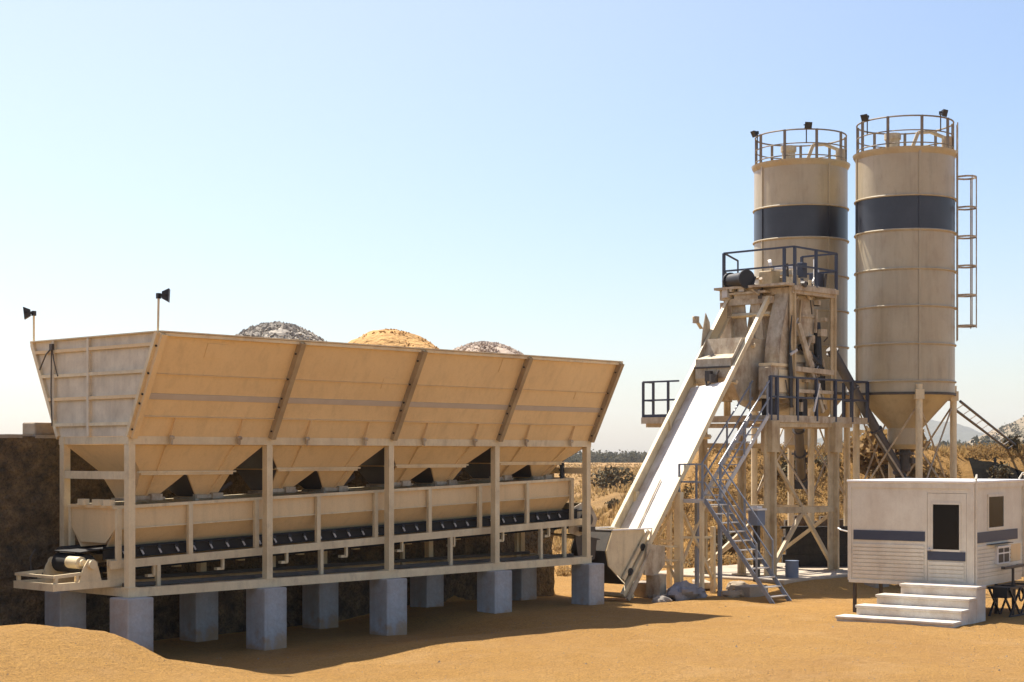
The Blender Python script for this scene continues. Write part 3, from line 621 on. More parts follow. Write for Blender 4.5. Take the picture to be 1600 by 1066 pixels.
b.plate([(-.4, .75, tz(0, 1.72)), (XE + .6, .75, tz(XE, 1.74)), (XE + .6, 1.65, tz(XE, 1.74)), (-.4, 1.65, tz(0, 1.72))], .014); b.build('belt', 'belt', CV)
b = MB(); b.plate([(-.2, .575, tz(0, 1.98)), (XE + .4, .575, tz(XE, 1.98)), (XE + .4, .565, tz(XE, 2.22)), (-.2, .565, tz(0, 2.22))], .014); b.build('belt_skirt', 'belt', CV)
id_ = MB(); idb = MB(); k = 0; x = .25
while x < XE + .3:
    id_.tube((x, .80, tz(x, 2.08)), (x, 1.60, tz(x, 2.08)), .045, 8); id_.tube((x, .52, tz(x, 2.16)), (x, .80, tz(x, 2.08)), .045, 8); id_.tube((x, 1.88, tz(x, 2.16)), (x, 1.60, tz(x, 2.08)), .045, 8)
    idb.bar((x + .04, .52, tz(x, 2.03)), (x - .03, .54, tz(x, 2.16)), .028, .03); x += .42
id_.build('idler_roller', 'black', CV)['kind'] = 'stuff'; idb.build('idler_bracket', 'lightsteel', CV)['kind'] = 'stuff'
# low tail frame sticking out at the near end
for y in (.55, 1.85):
    b = MB(); b.bar((-1.33, y, 1.50), (.25, y, 1.52), .06, .14); b.bar((-1.28, y, 1.70), (-.72, y, 1.73), .05, .06); b.bar((-1.26, y, 1.57), (-1.26, y, 1.70), .06, .06); b.bar((-.8, y, 1.59), (-.8, y, 1.75), .06, .06)
    b.build('tail_channel', 'cream', CV)
    b = MB(); b.plate([(-.75, y, 1.58), (-.25, y, 1.58), (-.33, y, 1.86), (-.42, y, 2.0), (-.55, y, 2.0), (-.66, y, 1.84)], .03); b.tube((-.48, y - .09, 1.9), (-.48, y + .09, 1.9), .09, 12); b.build('bearing_plate', 'cream', CV)
    b = MB(); b.plate([(-.12, y, 1.98), (.45, y, 1.98), (.3, y, 1.48), (-.1, y, 1.46)], .03); b.build('side_plate', 'cream', CV)
b = MB(); b.bar((-1.30, .5, 1.50), (-1.30, 1.9, 1.50), .08, .14); b.bar((-1.30, .52, 1.70), (-1.30, 1.88, 1.70), .05, .05); b.bar((-.9, .6, 1.48), (-.9, 1.8, 1.48), .07, .08); each(b, 'tail_cross_bar', 'cream', CV)
b = MB(); b.tube((-.45, .72, 1.90), (-.45, 1.68, 1.90), .19, 20); b.build('tail_drum', 'belt', CV, smooth=True)
b = MB(); b.tube((-.60, .70, 1.93), (-.60, 1.1, 1.93), .12, 16); b.tube((-.60, .62, 1.93), (-.60, .70, 1.93), .07, 12); b.build('gear_motor', 'cream', CV, smooth=True)
b = MB(); b.plate([(-1.26, .6, 1.46), (-.8, .6, 1.46), (-.8, 1.8, 1.46), (-1.26, 1.8, 1.46)], .02); b.build('tail_tray', 'rusty', CV)
b = MB(); b.path([(-.95, 1.9, 1.73), (-.96, 1.92, 2.0), (-.85, 1.92, 2.16)], .015); b.build('cable', 'dark', CV)
# head hood over the discharge at the far end
for y in (.62, 1.78):
    b = MB(); b.plate([(13.75, y, 2.02), (14.15, y, 1.92), (14.75, y, 2.08), (14.9, y, 2.35), (14.62, y, 2.72), (14.25, y, 2.78), (13.75, y, 2.6)], .02); b.build('head_hood_side', 'rusty', CV)
b = MB()
hp_ = [(14.15, 1.92), (14.75, 2.08), (14.9, 2.35), (14.62, 2.72), (14.25, 2.78)]
for (xa, za), (xb, zb) in zip(hp_[1:], hp_[2:]): b.plate([(xa, .62, za), (xb, .62, zb), (xb, 1.78, zb), (xa, 1.78, za)], .014)
b.build('head_hood', 'cream', CV)
b = MB(); b.tube((14.35, .68, 2.35), (14.35, 1.72, 2.35), .26, 20); b.build('head_drum', 'belt', CV, smooth=True)
b = MB(); b.tube((14.35, .44, 2.35), (14.35, .62, 2.35), .16, 14); b.box((14.3, .46, 2.1), (.4, .2, .12)); b.build('drive_motor', 'dark', CV)
# dark rubber skirt chute from head hood down to the skip
b = MB(); b.plate([(14.1, .7, 1.96), (14.1, 1.7, 1.96), (15.1, 1.7, 1.80), (15.1, .7, 1.80)], .03); b.plate([(14.1, .72, 1.96), (15.0, .72, 1.82), (14.9, .72, 1.3), (14.3, .72, 1.1)], .02); b.build('skirt', 'dark', CV)
# ---------------------------------------------------------------- skip hoist: inclined track with its bucket
SK = thing('skip_track', (16.5, 1.14, 0.2), 'steep inclined skip hoist track with white deck plate leading up to the mixing tower', 'skip hoist')
def RZ(x): return 1.78 + (x - 17.0) * 1.217                       # rail centre height along x
RY0, RY1 = .37, 1.90
dr = Vector((1, 0, 1.217)).normalized(); nr = Vector((-1.217, 0, 1)).normalized()
for y, mm in ((RY0, 'cream'), (RY1, 'cream')):
    b = MB(); p, q = Vector((15.75, y, RZ(15.75))), Vector((22.62, y, RZ(22.62))); sg = 1 if y < 1 else -1
    lo = .0 if sg > 0 else -.27; b.bar(p + nr * (.12 + lo) / 2, q + nr * (.12 + lo) / 2, .02, .12 - lo, nr); b.bar(p + Vector((0, sg * .045, 0)) + nr * .125, q + Vector((0, sg * .045, 0)) + nr * .125, .11, .02, nr); b.bar(p + Vector((0, sg * .045, 0)) + nr * lo, q + Vector((0, sg * .045, 0)) + nr * lo, .11, .02, nr); b.build('track_rail', mm, SK)
def TP(x, y, o): return Vector((x, y, RZ(x))) + nr * o
for k in range(4):
    x0 = 17.0 + k * .89; x1 = x0 + .884; b = MB(); b.plate([TP(x0, RY0 + .03, .04), TP(x0, RY1 - .02, -.20), TP(x1, RY1 - .02, -.20), TP(x1, RY0 + .03, .04)], .01); b.build('deck_plate', 'plate', SK)
b = MB(); b.bar(TP(17.05, 1.1, -.03), TP(18.3, 1.17, -.035), .03, .03, nr); b.build('wear_strip', 'rusty', SK)
for x in (15.9, 16.8, 18.0, 19.4, 20.7, 21.6, 22.4):
    b = MB(); b.bar(TP(x, RY0 + .02, -.27), TP(x, RY1 - .02, -.27), .1, .09, nr); b.build('tie_bar', 'cream', SK)
b = MB(); b.bar((22.58, RY0 - .1, RZ(22.58) + .02), (22.58, RY1 + .1, RZ(22.58) + .02), .12, .2); b.build('head_beam', 'rusty', SK)
for y in (RY0, RY1):
    b = MB(); x = 18.1; b.bar((x, y, -.2), (x, y, RZ(x) - .12), .2, .16, (1, 0, 0)); b.box((x, y, .16), (.36, .36, .03)); each(b, 'support_column', 'cream', SK)
b = MB()
for za, zb in ((1.65, 1.62), (.95, .9)):
    b.bar((18.1, RY0, za), (18.1, RY1, zb), .05, .07)
b.bar((18.1, RY0, 2.9), (18.1, RY1, .4), .05, .06); b.bar((18.12, RY1, 2.9), (18.12, RY0, .4), .05, .06); each(b, 'brace', 'cream', SK)
b = MB(); b.bar((18.15, RY0, 2.6), (19.9, RY0, .25), .07, .08); b.bar((18.15, RY0, .9), (20.2, RY0, 3.9), .06, .06); b.bar((18.15, RY0, 1.75), (19.7, RY0 + .02, 1.7), .06, .06); b.bar((17.3, RY0, 1.55), (18.05, RY0, 1.5), .05, .05); b.bar((17.0, RY0, 1.2), (18.05, RY0, 1.12), .05, .05); each(b, 'brace', 'cream', SK)
b = MB(); b.bar((19.7, RY0, -.1), (19.7, RY0, 2.0), .12, .1); b.bar((19.7, RY1, -.1), (19.7, RY1, 5.0), .12, .1); each(b, 'support_column', 'cream', SK)
# limit-switch plate near the head of the track
b = MB(); y_ = RY1 + .04; b.plate([(21.25, y_, 7.0), (21.75, y_, 7.62), (21.72, y_, 7.95), (21.52, y_, 8.22), (21.40, y_, 7.8)], .02); b.plate([(21.42, y_ + .02, 7.75), (21.42, y_ + .14, 7.75), (21.15, y_ + .14, 8.0), (21.15, y_ + .02, 8.0)], .02); b.box((21.15, y_ + .08, 8.0), (.16, .12, .2)); b.tube((21.0, y_ + .08, 8.08), (21.2, y_ + .08, 7.95), .03, 6); b.build('limit_switch_bracket', 'rusty', SK)
SB = thing('skip_bucket', (16.3, 1.14, .2), 'cream hexagonal skip bucket parked at the foot of the inclined track', 'skip bucket')
sp = [(15.28, 2.03), (16.62, 2.02), (16.82, 1.52), (16.60, 1.24), (15.85, .58), (15.12, 1.10), (15.02, 1.50)]
sp = [(x + .12, z) for x, z in sp]
for y in (.52, 1.76):
    b = MB(); b.plate([(x, y, z) for x, z in sp], .016); b.build('side_plate', 'cream', SB)
b = MB()
ed_ = list(zip(sp, sp[1:] + sp[:1]))
for (xa, za), (xb, zb) in ed_[1:4]: b.plate([(xa, .53, za), (xb, .53, zb), (xb, 1.75, zb), (xa, 1.75, za)], .012)
b.build('shell', 'cream', SB); b = MB()
for (xa, za), (xb, zb) in ed_[4:]: b.plate([(xa, .55, za), (xb, .55, zb), (xb, 1.73, zb), (xa, 1.73, za)], .012)
b.build('front_sheet', 'dark', SB)
b = MB()
for y in (.50, 1.78): b.bar((sp[0][0] - .03, y, 2.04), (17.05, y, 2.03), .06, .035)
b.bar((sp[0][0], .5, 2.04), (sp[0][0], 1.78, 2.04), .05, .03); b.build('rim', 'white', SB)
for y in (.44, 1.84):
    b = MB(); b.bar((15.75, y, .72), (16.85, y, 1.98), .05, .10); b.build('hanger_arm', 'cream', SB)
    for x, z in ((16.02, .92), (16.55, 1.55)):
        b = MB(); b.tube((x, y - .05, z), (x, y + .05, z), .10, 16); b.tube((x, y - .07, z), (x, y + .07, z), .04, 10); b.build('wheel', 'black', SB)
# foot box of the track and lumps about the pit
b = MB(); b.plate([(16.6, .30, 1.65), (17.35, .30, 1.55), (17.35, .30, 1.05), (16.95, .30, .75), (16.45, .30, .82)], .05); b.bar((17.0, .3, .25), (17.0, .3, .8), .45, .3, (1, 0, 0)); b.bar((15.75, .28, .2), (16.75, .28, 1.45), .05, .12); b.build('foot_frame', 'rusty', SK)
b = MB(); b.blob((17.3, -.35, .30), (.5, .28, .27), 5.3, 14, .55); tag(b.build('rock', 'greydrum', smooth=True), 'large blue-grey boulder by the foot of the skip track', 'rock', 'loose stones round the tower foot')
b = MB(); b.blob((17.95, -.40, .22), (.24, .2, .17), 8.1, 12, .6); tag(b.build('rock', 'greydrum', smooth=True), 'smaller blue-grey stone touching the right end of the large boulder', 'rock', 'loose stones round the tower foot')
rocks = [((16.15, -.5, .16), (.28, .22, .17), 'lumpy grey stone in front of the skip bucket'), ((18.75, -.95, .2), (.26, .2, .16), 'rough pale stone lying right of the blue-grey stones'), ((19.2, -.9, .2), (.3, .2, .12), 'flat stone beside the foot of the stair landing post'),
         ((25.05, -2.3, .62), (.3, .25, .22), 'pale boulder sitting on the concrete block by the tower leg'), ((20.1, -.2, .3), (.4, .3, .16), 'long low stone behind the lower stair flight')]
for k, (c, d, lb) in enumerate(rocks):
    b = MB(); b.blob(c, d, k * 3.7 + 1, 9, .5); tag(b.build('rock', 'rock' if k != 0 else 'concrete', smooth=True), lb, 'rock', 'loose stones round the tower foot')
# ---------------------------------------------------------------- mixing tower
TW = thing('mixing_tower', (23.3, .9, .4), 'tall cream steel mixing tower with two railed platforms and a grimy mixer', 'mixing tower')
DK, TD = 5.12, 9.03                                               # lower and top deck heights
AX, BX, FY, BY = 21.62, 25.02, -.27, 2.1
for x, y in ((AX, FY), (BX, FY), (BX, BY), (AX, BY), (AX, .72)):
    b = MB(); wdt = .31 if y == FY else .2
    b.bar((x, y, .3), (x, y, DK - .14), wdt, .03, (1, 0, 0)); b.bar((x - wdt / 2, y, .3), (x - wdt / 2, y, DK - .14), wdt, .03, (0, 1, 0)); b.bar((x + wdt / 2, y, .3), (x + wdt / 2, y, DK - .14), wdt, .03, (0, 1, 0)); b.box((x, y, .55), (.42, .42, .03))
    if y == FY: b.box((x, y, 4.55), (wdt + .08, wdt + .08, .9))
    b.build('leg', 'tower', TW)
for x, y in ((BX, FY), (AX, FY), (BX, BY)):
    b = MB(); b.box((x, y, .35), (.7, .7, .38)); b.build('footing', 'concrete', TW, bevel=.03)
b = MB(); b.bar((AX, FY, 2.42), (BX, FY, 2.38), .1, .17); b.bar((AX + .1, FY + .02, .75), ((AX + BX) / 2, FY, 2.36), .09, .12); b.bar((BX - .1, FY + .02, .75), ((AX + BX) / 2, FY, 2.36), .09, .12)
b.bar((AX + .1, FY + .03, 4.0), ((AX + BX) / 2, FY + .01, 2.44), .08, .1); each(b, 'brace', 'tower', TW)
b = MB(); b.bar((AX, BY, 2.4), (BX, BY, 2.4), .1, .15); b.bar((AX, BY, 4.3), (BX, BY, 4.3), .1, .14); b.bar((AX, FY, 2.4), (AX, BY, 2.4), .1, .14); b.bar((BX, FY, 2.4), (BX, BY, 2.4), .1, .14); b.bar((AX, BY - .02, .7), (BX, BY + .02, 2.36), .07, .09); b.bar((AX, FY, 2.3), (AX, BY, .7), .07, .09); b.bar((BX, BY, .7), (BX, FY, 2.3), .07, .09); each(b, 'brace', 'tower', TW)
# lower deck
b = MB(); b.span((21.47, -.36, DK - .13), (26.9, .55, DK)); b.span((21.47, .551, DK - .125), (22.0, 4.3, DK - .004)); b.span((24.6, .551, DK - .125), (25.4, 3.0, DK - .006)); each(b, 'lower_deck', 'tower', TW)
b = MB(); b.span((21.46, -.372, DK - .15), (26.91, -.362, DK + .05)); b.span((21.455, -.36, DK - .15), (21.465, 4.3, DK + .04)); each(b, 'deck_fascia', 'rusty', TW)
b = MB(); b.bar((AX, FY, DK - .24), (26.0, FY, DK - .20), .14, .12); b.bar((AX, BY, DK - .24), (BX, BY, DK - .20), .14, .12); b.bar((AX, FY, DK - .26), (AX, 4.2, DK - .20), .12, .12); b.bar((BX, FY, DK - .26), (BX, BY, DK - .20), .12, .12); each(b, 'deck_beam', 'tower', TW)
def railing(name, pts, z, h, parent, m, posts, r=.028, mids=(.5,), kick=True, pw=.05):
    b = MB(); P_ = [Vector((p[0], p[1], z)) for p in pts]
    for p, q in zip(P_, P_[1:]):
        for f in (1.0,) + tuple(mids): b.bar(p + Vector((0, 0, h * f)), q + Vector((0, 0, h * f)), r * 1.8, r * 1.8)
        if kick: b.bar(p + Vector((0, 0, .07)), q + Vector((0, 0, .07)), .012, .12)
    o = b.build(name, m, parent); k = MB()
    for x, y in posts:
        k.bar((x, y, z - .1), (x, y, z + h), pw, pw); 
    each(k, 'railing_post', m, o); return o
railing('railing', [(21.5, -.34), (26.88, -.34), (26.88, .5)], DK, 1.16, TW, 'rail', [(21.52, -.34), (21.85, -.34), (22.9, -.34), (23.95, -.34), (25.0, -.34), (25.95, -.34), (26.88, -.34), (26.88, .5)], kick=False, pw=.085)
railing('railing', [(22.0, 4.25), (21.49, 4.25), (21.49, 2.9)], DK, 1.12, TW, 'rail', [(21.49, 4.25), (21.99, 4.25), (21.49, 3.3)], kick=True, pw=.06)
# upper frame
UA, UB, UF, UK = 22.78, 25.0, -.28, 2.05
for x, y in ((UA, UF), (UB, UF), (UB, UK), (UA, UK)):
    b = MB(); b.bar((x, y, DK), (x, y, TD - .1), .16, .03, (1, 0, 0)); b.bar((x - .08, y, DK), (x - .08, y, TD - .1), .16, .03, (0, 1, 0)); b.bar((x + .08, y, DK), (x + .08, y, TD - .1), .16, .03, (0, 1, 0)); b.build('column', 'tower', TW)
for y in (UF, UK):
    b = MB(); b.bar((UA - .1, y, TD - .18), (UB + .1, y, TD - .18), .12, .2); b.bar((UA, y, 6.55), (UB, y, 6.5), .09, .15); b.bar((UA, y, 5.9), (UB, y, 5.9), .07, .1); each(b, 'girder', 'rusty', TW)
for x in (UA, UB):
    b = MB(); b.bar((x, UF, TD - .19), (x, UK, TD - .19), .12, .18); b.bar((x, UF, 6.5), (x, UK, 6.5), .09, .14); each(b, 'girder', 'rusty', TW)
b = MB(); b.bar((UA + .3, UF + .03, 7.9), (24.45, UF + .03, 5.3), .09, .12); b.bar((UA + .45, UF + .06, 7.9), (24.7, UF + .06, 5.4), .05, .07); each(b, 'brace', 'rusty', TW)
b = MB(); b.span((22.3, -.36, TD - .07), (25.12, 2.2, TD)); b.build('top_deck', 'rusty', TW)
b = MB(); b.bar((22.7, -.37, TD - .12), (25.13, -.37, TD - .1), .05, .14); each(b, 'deck_fascia', 'rusty', TW)
railing('railing', [(22.75, 2.15), (22.75, -.33), (25.1, -.33), (25.1, .9)], TD, 1.08, TW, 'rail', [(22.75, 2.15), (22.75, 0.0), (22.8, -.33), (23.95, -.33), (25.08, -.33), (25.1, .9)], kick=False, pw=.075)
b = MB(); b.path([(22.75, 2.1, TD + 1.06), (23.7, 2.3, TD + .95), (23.7, 2.3, TD + .35), (22.75, 2.12, TD + .5)], .03); b.build('railing', 'rail', TW)
# mixer body and hoods
b = MB(); prof = [(2.0, .9), (1.9, .35), (1.55, .05), (.75, .0), (.2, .3), (.05, .9)]
x0, x1 = 22.2, 25.3
pts = [(y, 5.28 + z) for y, z in ((0.0, 1.45), (0.0, .75), (.22, .28), (.7, .06), (1.25, .06), (1.75, .28), (1.98, .75), (1.98, 1.45))]
b.plate([(22.95, y, z) for y, z in pts], .03); b.plate([(24.85, y, z) for y, z in pts], .03)
for (ya, za), (yb, zb) in zip(pts, pts[1:]): b.plate([(22.95, ya, za), (24.85, ya, za), (24.85, yb, zb), (22.95, yb, zb)], .02)
b.build('mixer_tub', 'rusty', TW)
b = MB(); b.frustum((22.95, 24.85, .0, 1.98), 6.74, (23.3, 24.6, .35, 1.7), 7.7, .02); b.frustum((23.3, 24.6, .35, 1.7), 7.7, (23.4, 24.5, .4, 1.6), 8.7, .02); b.build('batch_hopper', 'rusty', TW)
b = MB(); b.plate([(22.98, -.03, 6.78), (24.82, -.03, 6.78), (24.82, .03, 7.0), (22.98, .03, 7.0)], .015); b.span((23.05, -.05, 5.75), (23.75, -.012, 6.5)); each(b, 'access_cover', 'cream', TW)
b = MB(); b.span((23.95, -.06, 5.7), (24.2, -.012, 6.45)); each(b, 'access_cover', 'cream', TW)
b = MB(); b.span((23.15, .27, 8.35), (23.45, .33, 8.7)); b.span((24.2, .27, 7.95), (24.6, .33, 8.5)); each(b, 'vent_grille', 'black', TW)
b = MB(); b.lathe((24.0, .72, 0), [(.12, 6.75), (.30, 7.0), (.78, 7.55), (.80, 7.56), (.80, 8.78)], 32); cw_ = b.build('cement_weigher', 'rusty', TW, smooth=True)
for z_ in (7.58, 8.15, 8.72):
    b = MB(); b.lathe((24.0, .72, 0), [(.79, z_ - .03), (.84, z_ - .03), (.84, z_ + .03), (.79, z_ + .03)], 32); b.build('flange', 'rusty', cw_)
rg = random.Random(11); mats_ = ['rusty', 'tower', 'dark', 'rusty', 'lightsteel', 'black']
for k in range(30):                                               # brackets, boxes and rods bolted all over the tower front
    x_, z_ = rg.uniform(22.85, 24.9), rg.uniform(5.4, 8.7); b = MB(); kind_ = rg.random()
    if kind_ < .4: b.box((x_, -.12 - rg.random() * .08, z_), (rg.uniform(.08, .3), rg.uniform(.06, .16), rg.uniform(.06, .3)), rg.uniform(-.2, .2))
    elif kind_ < .8: a_ = rg.uniform(0, 6.28); l_ = rg.uniform(.2, .6); b.tube((x_, -.16, z_), (x_ + math.cos(a_) * l_ * .6, -.12 - rg.random() * .06, z_ + math.sin(a_) * l_), rg.uniform(.02, .05), 8)
    else: b.bar((x_, -.15, z_), (x_ + rg.uniform(-.3, .3), -.15, z_ - rg.uniform(.3, .8)), .07, .05)
    b.build('fitting', rg.choice(mats_), TW)
for k in range(16):                                               # and round the head of the track
    x_, y_, z_ = rg.uniform(22.38, 22.55), rg.uniform(.5, 2.05), rg.uniform(8.66, 9.15); b = MB()
    if rg.random() < .5: b.box((x_, y_, z_), (rg.uniform(.06, .2), rg.uniform(.06, .25), rg.uniform(.08, .3)), rg.uniform(-.3, .3))
    else: b.tube((x_, y_, z_), (x_ + rg.uniform(-.15, .15), y_ + rg.uniform(-.3, .3), z_ + rg.uniform(-.15, .25)), rg.uniform(.02, .06), 8)
    b.build('fitting', rg.choice(mats_), TW)
for k in range(12):
    x_, y_ = rg.uniform(23.2, 24.9), rg.uniform(-.2, .9); b = MB()
    if rg.random() < .6: b.tube((x_, y_, TD), (x_ + rg.uniform(-.1, .1), y_, TD + rg.uniform(.2, .75)), rg.uniform(.02, .06), 8)
    else: b.box((x_, y_, TD + .14), (rg.uniform(.1, .3), rg.uniform(.1, .3), rg.uniform(.15, .4)))
    b.build('fitting', rg.choice(mats_), TW)
# side sheets facing the track: tall curved hood at the near column
b = MB(); q = []
for k in range(9):
    a = k / 8; q.append((22.72 - .55 * math.sin(a * 1.5), 8.75 - 2.1 * a))
for (xa, za), (xb, zb) in zip(q, q[1:]): b.plate([(xa, -.18, za), (xb, -.18, zb), (xb, .30, zb), (xa, .30, za)], .015)
b.plate([(22.74, -.2, 8.8)] + [(x, -.2, z) for x, z in q] + [(22.74, -.2, 6.65)], .015); b.build('chute_hood', 'rusty', TW)
b = MB(); b.span((21.75, -.2, 5.75), (22.68, .2, 6.6)); b.span((21.72, -.215, 5.9), (21.78, .21, 6.55)); b.span((22.06, -.215, 5.8), (22.1, -.19, 6.55)); b.build('side_casing', 'rusty', TW, bevel=.02)
b = MB(); b.span((22.12, -.235, 5.85), (22.62, -.2, 6.5)); b.span((21.75, -.24, 6.6), (22.7, .22, 6.68)); b.span((21.72, -.23, 5.66), (22.7, .22, 5.75)); b.build('casing_panel', 'cream', TW)
b = MB(); b.plate([(22.68, -.31, 8.1), (22.6, -.31, 7.3), (22.72, -.31, 6.4), (22.70, -.31, 5.4), (22.58, -.31, 5.4), (22.52, -.31, 6.6), (22.55, -.31, 7.5)], .03); b.build('hose_guard', 'black', TW)
b = MB(); b.bar((22.55, -.34, 6.95), (22.9, -.34, 7.1), .05, .07); b.build('bracket', 'lightsteel', TW)
# receiving hopper between the track rails
b = MB(); hq = [(20.95, 5.95), (20.75, 6.5), (21.15, 6.95), (21.6, 7.45)]
b.plate([(20.85, .5, 6.85), (21.3, .5, 7.42), (22.6, .5, 7.42), (22.6, .5, 5.6), (21.2, .5, 5.6), (20.75, .5, 6.25)], .015); b.plate([(20.85, 1.75, 6.85), (21.3, 1.75, 7.42), (22.6, 1.75, 7.42), (22.6, 1.75, 5.6), (21.2, 1.75, 5.6), (20.75, 1.75, 6.25)], .015)
for (xa, za), (xb, zb) in (((21.3, 7.42), (21.22, 6.95)), ((21.22, 6.95), (20.78, 6.8)), ((20.78, 6.8), (20.75, 6.25)), ((20.75, 6.25), (21.2, 5.6))): b.plate([(xa, .5, za), (xb, .5, zb), (xb, 1.75, zb), (xa, 1.75, za)], .015)
b.build('receiving_hopper', 'rusty', TW)
b = MB(); b.bar((20.7, .5, 6.55), (20.7, 1.75, 6.55), .04, .05); b.tube((20.62, 1.0, 6.35), (20.62, 1.0, 6.1), .12, 10); b.box((20.65, 1.2, 6.3), (.12, .2, .3)); b.path([(20.6, .8, 6.45), (20.55, .95, 6.2), (20.62, 1.25, 6.0), (20.7, 1.35, 6.3)], .03); b.build('discharge_drive', 'dark', TW)
b = MB(); b.plate([(22.7, 1.35, 8.55), (22.7, 2.05, 8.55), (22.7, 2.0, 7.0), (22.7, 1.2, 7.0)], .03); b.span((22.55, 1.75, 7.1), (22.75, 2.15, 8.6)); b.plate([(22.6, .75, 8.6), (22.6, 1.1, 8.6), (22.6, .85, 7.3), (22.6, .6, 7.4)], .04); b.build('feed_duct', 'rusty', TW)
# winch and small machinery on the top deck
b = MB(); b.span((22.42, .45, 8.80), (22.75, 2.05, 8.86)); b.span((22.46, 1.75, 8.66), (22.75, 2.1, 8.97)); b.span((22.5, .7, 8.66), (22.75, 1.6, 8.97)); b.build('winch_frame', 'rusty', TW)
b = MB(); b.tube((22.3, 1.05, 9.22), (22.55, 1.75, 9.22), .22, 18); b.tube((22.27, .98, 9.22), (22.3, 1.05, 9.22), .28, 18); b.tube((22.55, 1.75, 9.22), (22.58, 1.82, 9.22), .27, 18); b.build('winch_drum', 'black', TW, smooth=True)
b = MB(); b.span((22.82, .5, TD), (23.3, .95, TD + .45)); b.span((23.3, .3, TD), (24.1, .8, TD + .3)); b.build('gear_case', 'tower', TW, bevel=.03)
b = MB(); b.tube((23.0, .7, TD + .62), (23.05, .62, TD + .64), .17, 16); b.tube((23.05, .6, TD + .5), (24.2, .2, TD + .66), .07, 10); b.build('sheave', 'white', TW)
b = MB(); b.tube((24.25, -.1, TD), (24.25, -.1, TD + .85), .05, 8); b.path([(24.25, -.1, TD + .3), (24.05, -.15, TD + .15), (24.35, -.15, TD)], .04); b.tube((24.75, .1, TD + .4), (24.75, .1, TD + .65), .035, 6); each(b, 'vent_pipe', 'white', TW)
b = MB(); b.span((24.55, .0, TD), (24.95, .3, TD + .5)); b.span((23.5, -.15, TD + .25), (23.75, .05, TD + .7)); each(b, 'control_box', 'rail', TW, bevel=.02)
b = MB(); b.tube((23.2, -.33, TD - .0), (23.2, -.45, TD - .0), .09, 12); b.build('pipe_stub', 'dark', TW)
b = MB(); b.tube((23.7, .05, 7.3), (24.25, -.2, 6.75), .10, 10); b.tube((24.5, .0, 8.0), (24.45, -.1, 6.7), .12, 10); b.box((24.55, -.05, 6.62), (.3, .2, .3)); b.box((24.6, -.02, 6.15), (.4, .2, .5)); b.tube((23.35, -.1, 7.15), (23.7, -.12, 7.3), .05, 8); b.build('air_cylinder', 'black', TW)
b = MB(); b.bar((23.75, -.38, 5.3), (24.1, -.36, 6.15), .04, .05); b.build('rod', 'white', TW)
b = MB(); b.path([(24.3, -.2, 7.0), (23.9, -.25, 6.5), (24.1, -.25, 5.9), (24.6, -.2, 5.3)], .02); b.path([(22.4, -.28, 6.2), (22.5, -.3, 5.7), (22.9, -.3, 5.3)], .02); b.build('cable', 'dark', TW)
b = MB(); b.span((22.0, -.1, DK), (22.35, .3, DK + .55)); b.span((23.4, -.2, DK), (23.7, .1, DK + .55)); each(b, 'hydraulic_unit', 'black', TW, bevel=.03)
# ---------------------------------------------------------------- metal stairs: upper flight, landing, lower flight
ST = thing('metal_stairs', (18.6, -.5, .15), 'two-flight blue-grey metal stairs with handrails climbing to the tower platform', 'stairs')
LZ = 2.80
# upper flight climbs +x
for y in (-.33, .26):
    b = MB(); b.bar((19.0, y, LZ - .02), (21.45, y, DK + .06), .03, .12); b.build('stringer', 'lightsteel', ST)
    b = MB()
    for h in (.5, .98): b.bar((19.0, y, LZ - .02 + h), (21.5, y, DK + .06 + h), .032, .032)
    hr = b.build('handrail', 'stairblue', ST)
    for f in (.02, .5, .97):
        p = Vector((19.0 + 2.45 * f, y, LZ + (DK + .08 - LZ) * f)); b = MB(); b.bar(p, p + Vector((0, 0, .98)), .04, .04); b.build('baluster', 'stairblue', hr)
for k in range(11):
    f = (k + .5) / 11; x = 19.0 + 2.45 * f; z = LZ + (DK - LZ) * f; b = MB(); b.box((x, -.035, z), (.17, .56, .03)); b.build('tread', 'lightsteel', ST)
b = MB(); b.span((18.17, -.42, LZ - .04), (19.02, .42, LZ)); b.span((18.165, -.43, LZ - .09), (18.2, .43, LZ + .01)); b.build('landing', 'lightsteel', ST)
b = MB()
for h in (.48, .96):
    b.bar((18.19, -.36, LZ + h), (18.19, .42, LZ + h), .04, .04); b.bar((18.19, .42, LZ + h), (19.0, .42, LZ + h), .04, .04)
for x, y in ((18.19, -.36), (18.19, .42), (18.98, .42), (18.98, -.4)): b.bar((x, y, LZ), (x, y, LZ + .97), .045, .045)
each(b, 'landing_railing', 'stairblue', ST)
for x, y in ((18.2, -.34), (18.98, -.38), (18.98, .40)):
    b = MB(); b.bar((x, y, -.1), (x, y, LZ - .03), .09, .09); b.build('landing_post', 'cream' if x < 18.5 else 'stairblue', ST)
# lower flight descends towards -y
yb0, yb1 = -.42, -2.66
for x, zf in ((18.2, .06), (18.97, .12)):
    b = MB(); b.bar((x, yb0, LZ), (x, yb1, zf), .035, .11); b.build('stringer', 'stairblue', ST)
    b = MB()
    b.bar((x, yb0, LZ + .95), (x, yb1 + .55, zf + 1.6), .034, .034)
    b.bar((x, yb0, LZ + .48), (x, yb1 + .55, zf + 1.12), .028, .028)
    b.bar((x, yb1 + .55, zf + .66), (x, yb1 + .55, zf + 1.62), .04, .04); hr = b.build('handrail', 'stairblue', ST)
    for f in (.35,):
        p = Vector((x, yb0 + (yb1 - yb0) * f, LZ + (zf - LZ) * f)); b = MB(); b.bar(p, p + Vector((0, 0, .95)), .04, .04); b.build('baluster', 'stairblue', hr)
for k in range(11):
    f = (k + .6) / 11.4; y = yb0 + (yb1 - yb0) * f; z = LZ + (.09 - LZ) * f; b = MB(); b.box((18.585, y, z), (.74, .17, .03)); b.build('tread', 'lightsteel', ST)
